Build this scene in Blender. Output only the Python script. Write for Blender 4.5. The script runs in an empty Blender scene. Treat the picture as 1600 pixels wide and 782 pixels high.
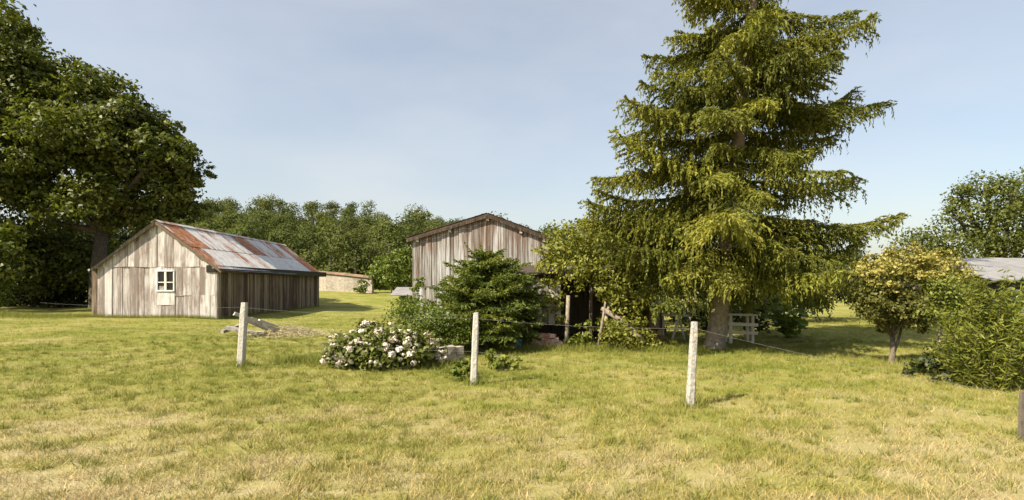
import bpy, math, random
import numpy as np
from mathutils import Vector, Matrix

# ------------------------------------------------------------------ camera, sky, sun, exposure
S = bpy.context.scene
COL = S.collection
CAM_H = 1.8
cam = bpy.data.cameras.new("camera")
cam.sensor_width = 36.0
cam.lens = 18.0
cam.shift_y = 54 / 1600.0
cam.clip_end = 3000
cam_o = bpy.data.objects.new("camera", cam)
COL.objects.link(cam_o)
cam_o.location = (0, 0, CAM_H)
cam_o.rotation_euler = (math.radians(90), 0, 0)
S.camera = cam_o

SUN_EL = 43.0
SUN_AZ = 34.0                       # degrees from straight left towards the camera's side
sd = Vector((-math.cos(math.radians(SUN_AZ)) * math.cos(math.radians(SUN_EL)),
             -math.sin(math.radians(SUN_AZ)) * math.cos(math.radians(SUN_EL)),
             math.sin(math.radians(SUN_EL))))
W = bpy.data.worlds.new("World")
S.world = W
W.use_nodes = True
wn, wl = W.node_tree.nodes, W.node_tree.links
wn.clear()
sky = wn.new("ShaderNodeTexSky")
sky.sky_type = 'NISHITA'
sky.sun_disc = False
sky.sun_elevation = math.radians(SUN_EL)
sky.sun_rotation = math.atan2(sd.x, sd.y)
sky.altitude = 100
sky.air_density = 1.3
sky.dust_density = 2.2
sky.ozone_density = 2.5
bg = wn.new("ShaderNodeBackground")
bg.inputs["Strength"].default_value = 0.080
wo = wn.new("ShaderNodeOutputWorld")
# thin high cloud veil
wtc = wn.new("ShaderNodeTexCoord")
wmp = wn.new("ShaderNodeMapping")
wmp.inputs["Scale"].default_value = (1.2, 1.2, 3.2)
wns = wn.new("ShaderNodeTexNoise")
wns.inputs["Scale"].default_value = 1.6
wns.inputs["Detail"].default_value = 5
wns.inputs["Roughness"].default_value = 0.55
wrp = wn.new("ShaderNodeValToRGB")
wrp.color_ramp.elements[0].position = 0.35
wrp.color_ramp.elements[0].color = (0.29, 0.29, 0.29, 1)
wrp.color_ramp.elements[1].position = 0.75
wrp.color_ramp.elements[1].color = (0.50, 0.50, 0.50, 1)
wmx = wn.new("ShaderNodeMix")
wmx.data_type = 'RGBA'
wmx.inputs[7].default_value = (5.9, 5.7, 5.35, 1)
wl.new(wtc.outputs["Generated"], wmp.inputs["Vector"])
wl.new(wmp.outputs["Vector"], wns.inputs["Vector"])
wl.new(wns.outputs["Fac"], wrp.inputs["Fac"])
wl.new(wrp.outputs["Color"], wmx.inputs["Factor"])
wl.new(sky.outputs["Color"], wmx.inputs[6])
wl.new(wmx.outputs[2], bg.inputs["Color"])
wl.new(bg.outputs["Background"], wo.inputs["Surface"])

sun = bpy.data.lights.new("sun", 'SUN')
sun.energy = 5.0
sun.angle = math.radians(0.53)
sun.color = (1.0, 0.90, 0.70)
sun_o = bpy.data.objects.new("sun", sun)
COL.objects.link(sun_o)
sun_o.rotation_euler = sd.to_track_quat('Z', 'Y').to_euler()

S.view_settings.view_transform = 'Standard'
S.view_settings.look = 'None'
S.view_settings.exposure = 1.08
S.view_settings.gamma = 1.0
S.view_settings.use_curve_mapping = False
S.render.engine = 'CYCLES'
S.cycles.max_bounces = 5
S.cycles.diffuse_bounces = 3
S.cycles.transmission_bounces = 4

random.seed(7)
R = np.random.default_rng(11)
SPRUCE_SEED = 5
F = 800.0


def at(px, py, Y):
    """place in the world seen at a photograph position when it stands Y metres away"""
    return np.array([(px - 800) / F * Y, Y, CAM_H + (445 - py) / F * Y])


def sst(a, b, x):
    t = np.clip((np.asarray(x, float) - a) / (b - a), 0, 1)
    return t * t * (3 - 2 * t)


def gz(x, y):
    """height of the ground"""
    x = np.asarray(x, float)
    y = np.asarray(y, float)
    z = 0.024 * np.clip(-x - 10, 0, 14)
    z = z + 0.95 * sst(38, 54, y)
    hill = sst(62, 150, y) * 15.5 * (1 - 0.85 * sst(-55, 45, x))
    z = z + hill
    near = 1 - sst(30, 45, y)
    z = z + near * (0.035 * np.sin(x * 0.55 + 1.3) * np.sin(y * 0.43 + 0.4) + 0.02 * np.sin(x * 1.3 + y * 0.9))
    return z


# ------------------------------------------------------------------ mesh helpers
class MB:
    def __init__(s):
        s.v, s.f, s.n, s.r = [], [], 0, []

    def add(s, verts, faces, rnd=None):
        verts = np.asarray(verts, float)
        s.v.append(verts)
        s.r.append(np.full(len(verts), 0.5) if rnd is None else np.asarray(rnd, float))
        for f in faces:
            s.f.append(tuple(int(i) + s.n for i in f))
        s.n += len(verts)

    def box(s, lo, hi, rot=None, jit=0.0):
        x0, y0, z0 = lo
        x1, y1, z1 = hi
        v = np.array([(x0, y0, z0), (x1, y0, z0), (x1, y1, z0), (x0, y1, z0),
                      (x0, y0, z1), (x1, y0, z1), (x1, y1, z1), (x0, y1, z1)], float)
        if jit:
            v = v + R.uniform(-jit, jit, v.shape)
        if rot is not None:
            c = v.mean(0)
            v = (v - c) @ np.array(rot).T + c
        s.add(v, [(0, 3, 2, 1), (4, 5, 6, 7), (0, 1, 5, 4), (1, 2, 6, 5), (2, 3, 7, 6), (3, 0, 4, 7)])
        return s

    def beam(s, a, b, w, h, up=(0, 0, 1), jit=0.0):
        a, b = np.array(a, float), np.array(b, float)
        d = b - a
        d /= np.linalg.norm(d)
        sx = np.cross(d, np.array(up, float))
        if np.linalg.norm(sx) < 1e-3:
            sx = np.cross(d, np.array((1.0, 0, 0)))
        sx /= np.linalg.norm(sx)
        uz = np.cross(sx, d)
        v = []
        for p in (a, b):
            for i, j in ((-1, -1), (1, -1), (1, 1), (-1, 1)):
                v.append(p + sx * i * w / 2 + uz * j * h / 2)
        v = np.array(v)
        if jit:
            v = v + R.uniform(-jit, jit, v.shape)
        s.add(v, [(0, 1, 2, 3), (7, 6, 5, 4), (0, 4, 5, 1), (1, 5, 6, 2), (2, 6, 7, 3), (3, 7, 4, 0)])
        return s

    def tube(s, pts, rad, n=8, jit=0.0):
        pts = np.array(pts, float)
        rad = np.broadcast_to(np.array(rad, float), (len(pts),))
        vs = []
        prev = None
        for i, p in enumerate(pts):
            d = pts[min(i + 1, len(pts) - 1)] - pts[max(i - 1, 0)]
            d = d / (np.linalg.norm(d) + 1e-9)
            ref = np.array((0, 1.0, 0)) if abs(d[1]) < 0.9 else np.array((1.0, 0, 0))
            a = np.cross(d, ref) if prev is None else prev - d * np.dot(prev, d)
            a /= np.linalg.norm(a)
            prev = a
            b = np.cross(d, a)
            for k in range(n):
                t = 2 * math.pi * k / n
                rr = rad[i] * (1 + (R.uniform(-jit, jit) if jit else 0))
                vs.append(p + (a * math.cos(t) + b * math.sin(t)) * rr)
        fs = []
        m = len(pts)
        for i in range(m - 1):
            for k in range(n):
                fs.append((i * n + k, i * n + (k + 1) % n, (i + 1) * n + (k + 1) % n, (i + 1) * n + k))
        fs.append(tuple(range(n - 1, -1, -1)))
        fs.append(tuple(range((m - 1) * n, m * n)))
        s.add(np.array(vs), fs)
        return s

    def build(s, name, mat, parent=None, smooth=False):
        me = bpy.data.meshes.new(name)
        me.from_pydata(np.concatenate(s.v).tolist(), [], s.f)
        if smooth:
            me.polygons.foreach_set("use_smooth", [True] * len(me.polygons))
        me.update()
        return link(name, me, mat, parent)


def link(name, me, mat, parent=None):
    o = bpy.data.objects.new(name, me)
    if mat is not None and len(me.materials) == 0:
        me.materials.append(mat)
    COL.objects.link(o)
    if parent is not None:
        o.parent = parent
        # children are modelled in world space; keep them there
        o.matrix_parent_inverse = Matrix.Translation(-parent.location)
    return o


def thing(name, label, cat, loc, group=None):
    o = bpy.data.objects.new(name, None)
    o.empty_display_size = 0.2
    COL.objects.link(o)
    o.location = [float(c) for c in loc]
    tag(o, label, cat, group)
    return o


def tag(o, label, cat=None, group=None, kind=None):
    o["label"] = label
    if cat:
        o["category"] = cat
    if group:
        o["group"] = group
    if kind:
        o["kind"] = kind
    return o


def poly_mesh(name, V, k, rnd, mat):
    """fast mesh of equal polygons with k corners, V is (n*k, 3) in order"""
    n = len(V) // k
    me = bpy.data.meshes.new(name)
    me.vertices.add(len(V))
    me.vertices.foreach_set("co", np.ascontiguousarray(V, np.float32).ravel())
    me.loops.add(len(V))
    me.loops.foreach_set("vertex_index", np.arange(len(V), dtype=np.int32))
    me.polygons.add(n)
    me.polygons.foreach_set("loop_start", np.arange(0, len(V), k, dtype=np.int32))
    me.update(calc_edges=True)
    a = me.attributes.new("rnd", 'FLOAT', 'POINT')
    a.data.foreach_set("value", np.repeat(np.asarray(rnd, np.float32), k))
    me.materials.append(mat)
    return me


def unit(v):
    return v / (np.linalg.norm(v, axis=-1, keepdims=True) + 1e-9)


def cards(C, D, N, L, Wd, fold=0.25):
    """leaf shaped four-corner faces, folded along the rib"""
    D = unit(D)
    Sx = unit(np.cross(D, N))
    N = np.cross(Sx, D)
    L = np.broadcast_to(np.asarray(L, float), (len(C),))[:, None]
    Wd = np.broadcast_to(np.asarray(Wd, float), (len(C),))[:, None]
    a = C - D * L * 0.5
    t = C + D * L * 0.5
    m = C - D * L * 0.05 + N * Wd * fold
    V = np.stack([a, m + Sx * Wd * 0.5, t, m - Sx * Wd * 0.5], 1)
    return V.reshape(-1, 3)


# ------------------------------------------------------------------ materials
def newmat(name):
    m = bpy.data.materials.new(name)
    m.use_nodes = True
    nt = m.node_tree
    nt.nodes.clear()
    out = nt.nodes.new("ShaderNodeOutputMaterial")
    return m, nt.nodes, nt.links, out


def ramp(nd, stops):
    r = nd.new("ShaderNodeValToRGB")
    el = r.color_ramp.elements
    while len(el) < len(stops):
        el.new(0.5)
    for e, (p, c) in zip(el, stops):
        e.position = p
        e.color = (c[0], c[1], c[2], 1) if not isinstance(c, (int, float)) else (c, c, c, 1)
    return r


def noise(nd, lk, vec, scale, detail=3, rough=0.55):
    n = nd.new("ShaderNodeTexNoise")
    n.inputs["Scale"].default_value = scale
    n.inputs["Detail"].default_value = detail
    n.inputs["Roughness"].default_value = rough
    if vec is not None:
        lk.new(vec, n.inputs["Vector"])
    return n.outputs["Fac"]


def mix(nd, lk, fac, a, b, mode='MIX'):
    m = nd.new("ShaderNodeMix")
    m.data_type = 'RGBA'
    m.blend_type = mode
    for inp, v in ((m.inputs["Factor"], fac), (m.inputs[6], a), (m.inputs[7], b)):
        if isinstance(v, (int, float)):
            inp.default_value = v
        elif isinstance(v, tuple):
            inp.default_value = (v[0], v[1], v[2], 1)
        else:
            lk.new(v, inp)
    return m.outputs[2]


def mathn(nd, lk, op, a, b=None, clamp=False):
    m = nd.new("ShaderNodeMath")
    m.operation = op
    m.use_clamp = clamp
    for i, v in enumerate((a, b)):
        if v is None:
            continue
        if isinstance(v, (int, float)):
            m.inputs[i].default_value = v
        else:
            lk.new(v, m.inputs[i])
    return m.outputs[0]


def foliage(name, dark, mid, lite, transl=0.32, rough=0.6, patch=0.7, patch_col=None, spec=0.25):
    m, nd, lk, out = newmat(name)
    at_ = nd.new("ShaderNodeAttribute")
    at_.attribute_name = "rnd"
    rp = ramp(nd, [(0.0, dark), (0.5, mid), (1.0, lite)])
    lk.new(at_.outputs["Fac"], rp.inputs["Fac"])
    g = nd.new("ShaderNodeNewGeometry")
    nf = noise(nd, lk, g.outputs["Position"], patch, 2)
    r2 = ramp(nd, [(0.35, 0.0), (0.7, 1.0)])
    lk.new(nf, r2.inputs["Fac"])
    pc = patch_col or tuple(c * 0.75 for c in mid)
    f = mathn(nd, lk, 'MULTIPLY', r2.outputs["Color"], 0.5)
    col = mix(nd, lk, f, rp.outputs["Color"], pc)
    p = nd.new("ShaderNodeBsdfPrincipled")
    lk.new(col, p.inputs["Base Color"])
    p.inputs["Roughness"].default_value = rough
    p.inputs["Specular IOR Level"].default_value = spec
    t = nd.new("ShaderNodeBsdfTranslucent")
    tc = mix(nd, lk, 1.0, col, (1.0, 1.05, 0.45), 'MULTIPLY')
    lk.new(tc, t.inputs["Color"])
    ms = nd.new("ShaderNodeMixShader")
    ms.inputs[0].default_value = transl
    lk.new(p.outputs[0], ms.inputs[1])
    lk.new(t.outputs[0], ms.inputs[2])
    lk.new(ms.outputs[0], out.inputs["Surface"])
    return m


def wood(name, c_dark, c_mid, c_lite, grain=(14, 14, 0.9), rough=0.85, stain=None, stain_amt=0.5, bump=0.4, tone=0.5, top=None):
    """weathered boards, grain along local z, shifted for every board"""
    m, nd, lk, out = newmat(name)
    g = nd.new("ShaderNodeNewGeometry")
    oi = nd.new("ShaderNodeObjectInfo")
    mp = nd.new("ShaderNodeMapping")
    mp.inputs["Scale"].default_value = grain
    lk.new(g.outputs["Position"], mp.inputs["Vector"])
    cb = nd.new("ShaderNodeCombineXYZ")
    mul = mathn(nd, lk, 'MULTIPLY', oi.outputs["Random"], 57.0)
    for i in range(3):
        lk.new(mul, cb.inputs[i])
    lk.new(cb.outputs[0], mp.inputs["Location"])
    n1 = noise(nd, lk, mp.outputs["Vector"], 1.0, 6, 0.65)
    rp = ramp(nd, [(0.33, c_dark), (0.5, c_mid), (0.65, c_lite)])
    ad = mathn(nd, lk, 'ADD', n1, mathn(nd, lk, 'MULTIPLY', mathn(nd, lk, 'SUBTRACT', oi.outputs["Random"], 0.5), tone))
    lk.new(ad, rp.inputs["Fac"])
    col = rp.outputs["Color"]
    if stain:
        mp2 = nd.new("ShaderNodeMapping")
        mp2.inputs["Scale"].default_value = (2.6, 2.6, 0.8)
        lk.new(g.outputs["Position"], mp2.inputs["Vector"])
        n2 = noise(nd, lk, mp2.outputs["Vector"], 1.0, 4, 0.7)
        r2 = ramp(nd, [(0.48, 0.0), (0.66, 1.0)])
        if top:                                      # weather stains run down from below the roof
            mp2.inputs["Scale"].default_value = (15, 15, 0.55)
            sp = nd.new("ShaderNodeSeparateXYZ")
            lk.new(g.outputs["Position"], sp.inputs[0])
            mr = nd.new("ShaderNodeMapRange")
            mr.inputs[1].default_value, mr.inputs[2].default_value = top
            mr.inputs[3].default_value, mr.inputs[4].default_value = -0.02, 0.13
            lk.new(sp.outputs["Z"], mr.inputs[0])
            n2 = mathn(nd, lk, 'ADD', n2, mr.outputs[0])
        lk.new(n2, r2.inputs["Fac"])
        col = mix(nd, lk, mathn(nd, lk, 'MULTIPLY', r2.outputs["Color"], stain_amt), col, stain)
    p = nd.new("ShaderNodeBsdfPrincipled")
    lk.new(col, p.inputs["Base Color"])
    p.inputs["Roughness"].default_value = rough
    p.inputs["Specular IOR Level"].default_value = 0.2
    b = nd.new("ShaderNodeBump")
    b.inputs["Strength"].default_value = bump
    b.inputs["Distance"].default_value = 0.02
    lk.new(n1, b.inputs["Height"])
    lk.new(b.outputs[0], p.inputs["Normal"])
    lk.new(p.outputs[0], out.inputs["Surface"])
    return m


def rough_mat(name, c1, c2, scale=6, rough=0.9, bump=0.3, c3=None, spec=0.2, metal=0.0):
    m, nd, lk, out = newmat(name)
    g = nd.new("ShaderNodeNewGeometry")
    oi = nd.new("ShaderNodeObjectInfo")
    n1 = noise(nd, lk, g.outputs["Position"], scale, 6, 0.65)
    st = [(0.3, c1), (0.7, c2)] if c3 is None else [(0.25, c1), (0.5, c2), (0.75, c3)]
    rp = ramp(nd, st)
    lk.new(mathn(nd, lk, 'ADD', n1, mathn(nd, lk, 'MULTIPLY', mathn(nd, lk, 'SUBTRACT', oi.outputs["Random"], 0.5), 0.25)), rp.inputs["Fac"])
    p = nd.new("ShaderNodeBsdfPrincipled")
    lk.new(rp.outputs["Color"], p.inputs["Base Color"])
    p.inputs["Roughness"].default_value = rough
    p.inputs["Metallic"].default_value = metal
    p.inputs["Specular IOR Level"].default_value = spec
    b = nd.new("ShaderNodeBump")
    b.inputs["Strength"].default_value = bump
    b.inputs["Distance"].default_value = 0.03
    lk.new(n1, b.inputs["Height"])
    lk.new(b.outputs[0], p.inputs["Normal"])
    lk.new(p.outputs[0], out.inputs["Surface"])
    return m


def iron(name, amount):
    """galvanised sheet with rust running down the slope"""
    m, nd, lk, out = newmat(name)
    g = nd.new("ShaderNodeNewGeometry")
    oi = nd.new("ShaderNodeObjectInfo")
    mp = nd.new("ShaderNodeMapping")
    mp.inputs["Scale"].default_value = (0.5, 2.3, 0.5)
    lk.new(g.outputs["Position"], mp.inputs["Vector"])
    n1 = noise(nd, lk, mp.outputs["Vector"], 1.1, 6, 0.7)
    v = mathn(nd, lk, 'ADD', n1, mathn(nd, lk, 'MULTIPLY', mathn(nd, lk, 'SUBTRACT', oi.outputs["Random"], 0.5), 0.16))
    r = ramp(nd, [(0.55 - amount, 0.0), (0.70 - amount, 1.0)])
    lk.new(v, r.inputs["Fac"])
    n2 = noise(nd, lk, g.outputs["Position"], 5.0, 4)
    zinc = ramp(nd, [(0.3, (0.44, 0.43, 0.425)), (0.7, (0.62, 0.61, 0.60))])
    lk.new(n2, zinc.inputs["Fac"])
    rust = ramp(nd, [(0.3, (0.17, 0.065, 0.03)), (0.5, (0.31, 0.125, 0.055)), (0.75, (0.46, 0.25, 0.14))])
    lk.new(n2, rust.inputs["Fac"])
    col = mix(nd, lk, r.outputs["Color"], zinc.outputs["Color"], rust.outputs["Color"])
    p = nd.new("ShaderNodeBsdfPrincipled")
    lk.new(col, p.inputs["Base Color"])
    p.inputs["Roughness"].default_value = 0.6
    p.inputs["Metallic"].default_value = 0.0
    p.inputs["Specular IOR Level"].default_value = 0.45
    lk.new(p.outputs[0], out.inputs["Surface"])
    return m


def turf_color(nd, lk):
    """lawn colour from the place in the field: green sward, dry straw patches, drier verge"""
    g = nd.new("ShaderNodeNewGeometry")
    P = g.outputs["Position"]
    mp = nd.new("ShaderNodeMapping")
    mp.inputs["Scale"].default_value = (0.55, 1.0, 0.0)
    lk.new(P, mp.inputs["Vector"])
    n1 = noise(nd, lk, mp.outputs["Vector"], 0.55, 4, 0.6)
    n2 = noise(nd, lk, mp.outputs["Vector"], 2.6, 4, 0.65)
    n3 = noise(nd, lk, P, 14.0, 2, 0.6)
    sp = nd.new("ShaderNodeSeparateXYZ")
    lk.new(P, sp.inputs[0])
    mr = nd.new("ShaderNodeMapRange")
    mr.inputs[1].default_value = 4.0
    mr.inputs[2].default_value = 10.5
    mr.inputs[3].default_value = 0.085
    mr.inputs[4].default_value = -0.045
    lk.new(sp.outputs["Y"], mr.inputs[0])
    a = mathn(nd, lk, 'MULTIPLY', n1, 0.5)
    b = mathn(nd, lk, 'MULTIPLY', n2, 0.36)
    c = mathn(nd, lk, 'MULTIPLY', n3, 0.14)
    v = mathn(nd, lk, 'ADD', mathn(nd, lk, 'ADD', mathn(nd, lk, 'ADD', a, b), c), mr.outputs[0])
    r = ramp(nd, [(0.37, (0.16, 0.19, 0.028)), (0.455, (0.25, 0.25, 0.055)),
                  (0.54, (0.335, 0.30, 0.105)), (0.64, (0.43, 0.36, 0.20))])
    lk.new(v, r.inputs["Fac"])
    return r.outputs["Color"], P, n2


def ground_material():
    m, nd, lk, out = newmat("lawn_ground")
    col, P, n2 = turf_color(nd, lk)
    n4 = noise(nd, lk, P, 40, 4, 0.7)
    c2 = mix(nd, lk, mathn(nd, lk, 'MULTIPLY', n4, 0.45), col, (0.09, 0.075, 0.035))
    p = nd.new("ShaderNodeBsdfPrincipled")
    lk.new(c2, p.inputs["Base Color"])
    p.inputs["Roughness"].default_value = 0.95
    p.inputs["Specular IOR Level"].default_value = 0.1
    b = nd.new("ShaderNodeBump")
    b.inputs["Strength"].default_value = 0.6
    b.inputs["Distance"].default_value = 0.05
    lk.new(n4, b.inputs["Height"])
    lk.new(b.outputs[0], p.inputs["Normal"])
    lk.new(p.outputs[0], out.inputs["Surface"])
    return m


def grass_material(name="grass_blades", tint=None):
    m, nd, lk, out = newmat(name)
    col, P, n2 = turf_color(nd, lk)
    a = nd.new("ShaderNodeAttribute")
    a.attribute_name = "rnd"
    r = ramp(nd, [(0.0, (0.6, 0.68, 0.5)), (0.6, (1.0, 1.0, 1.0)), (0.85, (1.25, 1.12, 0.95)), (1.0, (1.7, 1.45, 1.35))])
    lk.new(a.outputs["Fac"], r.inputs["Fac"])
    c2 = mix(nd, lk, 1.0, col, r.outputs["Color"], 'MULTIPLY')
    if tint:
        c2 = mix(nd, lk, 0.75, c2, tint)
    p = nd.new("ShaderNodeBsdfPrincipled")
    lk.new(c2, p.inputs["Base Color"])
    p.inputs["Roughness"].default_value = 0.6
    p.inputs["Specular IOR Level"].default_value = 0.25
    t = nd.new("ShaderNodeBsdfTranslucent")
    lk.new(c2, t.inputs["Color"])
    ms = nd.new("ShaderNodeMixShader")
    ms.inputs[0].default_value = 0.3
    lk.new(p.outputs[0], ms.inputs[1])
    lk.new(t.outputs[0], ms.inputs[2])
    lk.new(ms.outputs[0], out.inputs["Surface"])
    return m


M = {
    "ground": ground_material(),
    "grass": grass_material(),
    "tallgrass": grass_material("tall_grass_blades", (0.20, 0.22, 0.04)),
    "drygrass": grass_material("dry_grass", (0.55, 0.47, 0.32)),
    "oak": foliage("oak_leaves", (0.045, 0.06, 0.010), (0.10, 0.12, 0.021), (0.19, 0.20, 0.04), 0.36, 0.5, 0.35),
    "forest": foliage("forest_leaves", (0.06, 0.078, 0.027), (0.102, 0.12, 0.042), (0.17, 0.175, 0.062), 0.36, 0.8, 0.11, (0.095, 0.112, 0.032), spec=0.05),
    "spruce": foliage("spruce_needles", (0.065, 0.083, 0.012), (0.16, 0.175, 0.025), (0.32, 0.31, 0.052), 0.36, 0.55, 0.9, (0.15, 0.14, 0.028)),
    "youngfir": foliage("young_conifer_needles", (0.05, 0.075, 0.014), (0.115, 0.15, 0.027), (0.27, 0.28, 0.052), 0.32, 0.55, 1.2),
    "vine": foliage("vine_leaves", (0.09, 0.11, 0.017), (0.20, 0.21, 0.032), (0.35, 0.325, 0.07), 0.35, 0.5, 1.0),
    "shrub": foliage("shrub_leaves", (0.055, 0.085, 0.013), (0.11, 0.15, 0.022), (0.20, 0.225, 0.04), 0.33, 0.5, 1.0),
    "hydrangea": foliage("hydrangea_leaves", (0.06, 0.085, 0.016), (0.13, 0.16, 0.03), (0.24, 0.25, 0.07), 0.35, 0.5, 2.5, (0.16, 0.15, 0.05)),
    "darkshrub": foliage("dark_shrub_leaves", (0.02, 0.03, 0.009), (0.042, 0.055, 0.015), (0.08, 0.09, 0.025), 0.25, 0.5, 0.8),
    "gold": foliage("golden_leaves", (0.22, 0.205, 0.04), (0.38, 0.34, 0.095), (0.53, 0.455, 0.18), 0.35, 0.5, 1.5, (0.24, 0.22, 0.05)),
    "roundgreen": foliage("round_tree_leaves", (0.08, 0.085, 0.02), (0.14, 0.145, 0.035), (0.25, 0.23, 0.06), 0.4, 0.5, 1.5),
    "lime": foliage("lime_leaves", (0.10, 0.13, 0.02), (0.18, 0.21, 0.035), (0.28, 0.29, 0.06), 0.38, 0.5, 1.5),
    "feather": foliage("feathery_leaves", (0.075, 0.095, 0.014), (0.16, 0.185, 0.026), (0.28, 0.28, 0.05), 0.4, 0.5, 2.0),
    "bigleaf": foliage("large_leaves", (0.10, 0.15, 0.025), (0.15, 0.22, 0.035), (0.22, 0.28, 0.06), 0.4, 0.4, 1.5),
    "bark": rough_mat("oak_bark", (0.05, 0.042, 0.032), (0.13, 0.11, 0.085), 9, 0.95, 0.7),
    "sprucebark": rough_mat("spruce_bark", (0.13, 0.10, 0.075), (0.27, 0.22, 0.17), 11, 0.95, 0.8, (0.36, 0.30, 0.24)),
    "stembark": rough_mat("brown_stem_bark", (0.08, 0.065, 0.05), (0.20, 0.165, 0.13), 14, 0.95, 0.5),
    "twig": rough_mat("brown_twig", (0.05, 0.038, 0.026), (0.12, 0.09, 0.065), 11, 0.95, 0.4),
    "palewood": rough_mat("bare_stem", (0.16, 0.13, 0.10), (0.33, 0.28, 0.22), 12, 0.9, 0.5),
    "gable": wood("grey_pink_boards", (0.21, 0.175, 0.16), (0.42, 0.385, 0.37), (0.59, 0.555, 0.545), (13, 13, 0.8), stain=(0.19, 0.14, 0.115), stain_amt=0.8, tone=0.30),
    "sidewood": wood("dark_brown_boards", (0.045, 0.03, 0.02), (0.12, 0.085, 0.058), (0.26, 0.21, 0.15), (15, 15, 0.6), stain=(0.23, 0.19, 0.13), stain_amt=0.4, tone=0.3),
    "barnwood": wood("streaked_grey_boards", (0.11, 0.085, 0.07), (0.33, 0.325, 0.325), (0.54, 0.545, 0.56), (13, 13, 0.55), stain=(0.15, 0.085, 0.055), stain_amt=0.9, tone=0.25, top=(2.7, 4.4)),
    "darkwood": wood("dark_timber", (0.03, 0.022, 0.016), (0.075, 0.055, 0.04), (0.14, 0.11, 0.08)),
    "plank": wood("grey_timber", (0.14, 0.12, 0.10), (0.30, 0.27, 0.235), (0.46, 0.42, 0.38), (9, 9, 9)),
    "paintwood": wood("white_painted_timber", (0.5, 0.47, 0.43), (0.72, 0.70, 0.67), (0.82, 0.81, 0.79), (9, 9, 3), bump=0.1, tone=0.1),
    "palepaint": wood("faded_white_paint", (0.34, 0.30, 0.28), (0.54, 0.51, 0.49), (0.64, 0.615, 0.60), (7, 7, 1.5), bump=0.1, tone=0.1),
    "concrete": rough_mat("pale_concrete", (0.18, 0.16, 0.125), (0.42, 0.395, 0.36), 22, 0.9, 0.9, (0.52, 0.49, 0.455)),
    "iron0": iron("zinc_sheet", 0.0),
    "iron1": iron("part_rusted_sheet", 0.055),
    "iron2": iron("rusted_sheet", 0.26),
    "black": rough_mat("black_gutter", (0.012, 0.011, 0.010), (0.03, 0.028, 0.025), 5, 0.5, 0.1),
    "stone": rough_mat("pale_stone", (0.22, 0.19, 0.155), (0.46, 0.41, 0.35), 5, 0.95, 0.6),
    "tile": rough_mat("clay_tile", (0.13, 0.085, 0.055), (0.25, 0.17, 0.115), 4, 0.9, 0.4),
    "oldtile": rough_mat("dark_old_tile", (0.03, 0.022, 0.018), (0.10, 0.07, 0.055), 4, 0.9, 0.4),
    "brick": rough_mat("pink_brick", (0.32, 0.15, 0.10), (0.60, 0.42, 0.35), 9, 0.95, 0.4),
    "log": rough_mat("cut_log", (0.28, 0.17, 0.08), (0.55, 0.40, 0.24), 10, 0.9, 0.4),
    "greyroof": rough_mat("grey_roof_sheet", (0.18, 0.175, 0.18), (0.26, 0.255, 0.26), 3, 0.7, 0.1),
    "housewall": rough_mat("dark_house_wall", (0.035, 0.03, 0.03), (0.08, 0.07, 0.065), 3, 0.9, 0.1),
    "metal": rough_mat("dark_steel", (0.05, 0.045, 0.04), (0.14, 0.12, 0.10), 20, 0.6, 0.1),
    "wire": rough_mat("zinc_wire", (0.22, 0.22, 0.21), (0.36, 0.36, 0.35), 20, 0.5, 0.0, spec=0.5),
    "blue": rough_mat("blue_plastic", (0.12, 0.28, 0.48), (0.18, 0.36, 0.58), 6, 0.4, 0.0, spec=0.5),
    "petal": rough_mat("pale_pink_petal", (0.52, 0.42, 0.34), (0.80, 0.74, 0.66), 7, 0.7, 0.2),
    "cream": rough_mat("cream_paint", (0.55, 0.50, 0.40), (0.72, 0.68, 0.58), 8, 0.7, 0.1),
}


def glass():
    m, nd, lk, out = newmat("dark_window_glass")
    p = nd.new("ShaderNodeBsdfPrincipled")
    p.inputs["Base Color"].default_value = (0.012, 0.012, 0.014, 1)
    p.inputs["Roughness"].default_value = 0.12
    lk.new(p.outputs[0], out.inputs["Surface"])
    return m


M["glass"] = glass()

# ------------------------------------------------------------------ ground
def make_ground():
    xs = np.unique(np.concatenate([np.linspace(-40, 40, 161), np.linspace(-160, 160, 81), [-1500, -700, -350, 350, 700, 1500]]))
    ys = np.unique(np.concatenate([np.linspace(-8, 45, 107), np.linspace(45, 180, 61), [-600, -200, -60, 250, 400, 800, 1600, 2200]]))
    X, Y = np.meshgrid(xs, ys)
    Z = gz(X, Y)
    V = np.stack([X, Y, Z], -1).reshape(-1, 3)
    nx = len(xs)
    i, j = np.meshgrid(np.arange(nx - 1), np.arange(len(ys) - 1))
    a = (j * nx + i).ravel()
    Fq = np.stack([a, a + 1, a + nx + 1, a + nx], 1)
    me = bpy.data.meshes.new("ground")
    me.from_pydata(V.tolist(), [], Fq.tolist())
    me.polygons.foreach_set("use_smooth", [True] * len(me.polygons))
    me.update()
    o = link("ground", me, M["ground"])
    tag(o, "mown lawn with green and dry straw coloured patches", None, None, "structure")


make_ground()


def blades(n, X, Y, h0, h1, w0, w1, lean, name, label, mat):
    Z = gz(X, Y)
    h = R.uniform(h0, h1, n)
    w = R.uniform(w0, w1, n)
    az = R.uniform(0, 2 * np.pi, n)
    la = R.uniform(0, 2 * np.pi, n)
    ln = R.uniform(0.15, lean, n) * h
    P = np.stack([X, Y, Z - 0.004], 1)
    sx = np.stack([np.cos(az), np.sin(az), np.zeros(n)], 1) * w[:, None] * 0.5
    tip = P + np.stack([np.cos(la) * ln, np.sin(la) * ln, h], 1)
    V = np.stack([P - sx, P + sx, tip], 1).reshape(-1, 3)
    me = poly_mesh(name, V, 3, R.random(n), mat)
    o = link(name, me, None)
    tag(o, label, "grass", None, "stuff")
    return o


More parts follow.
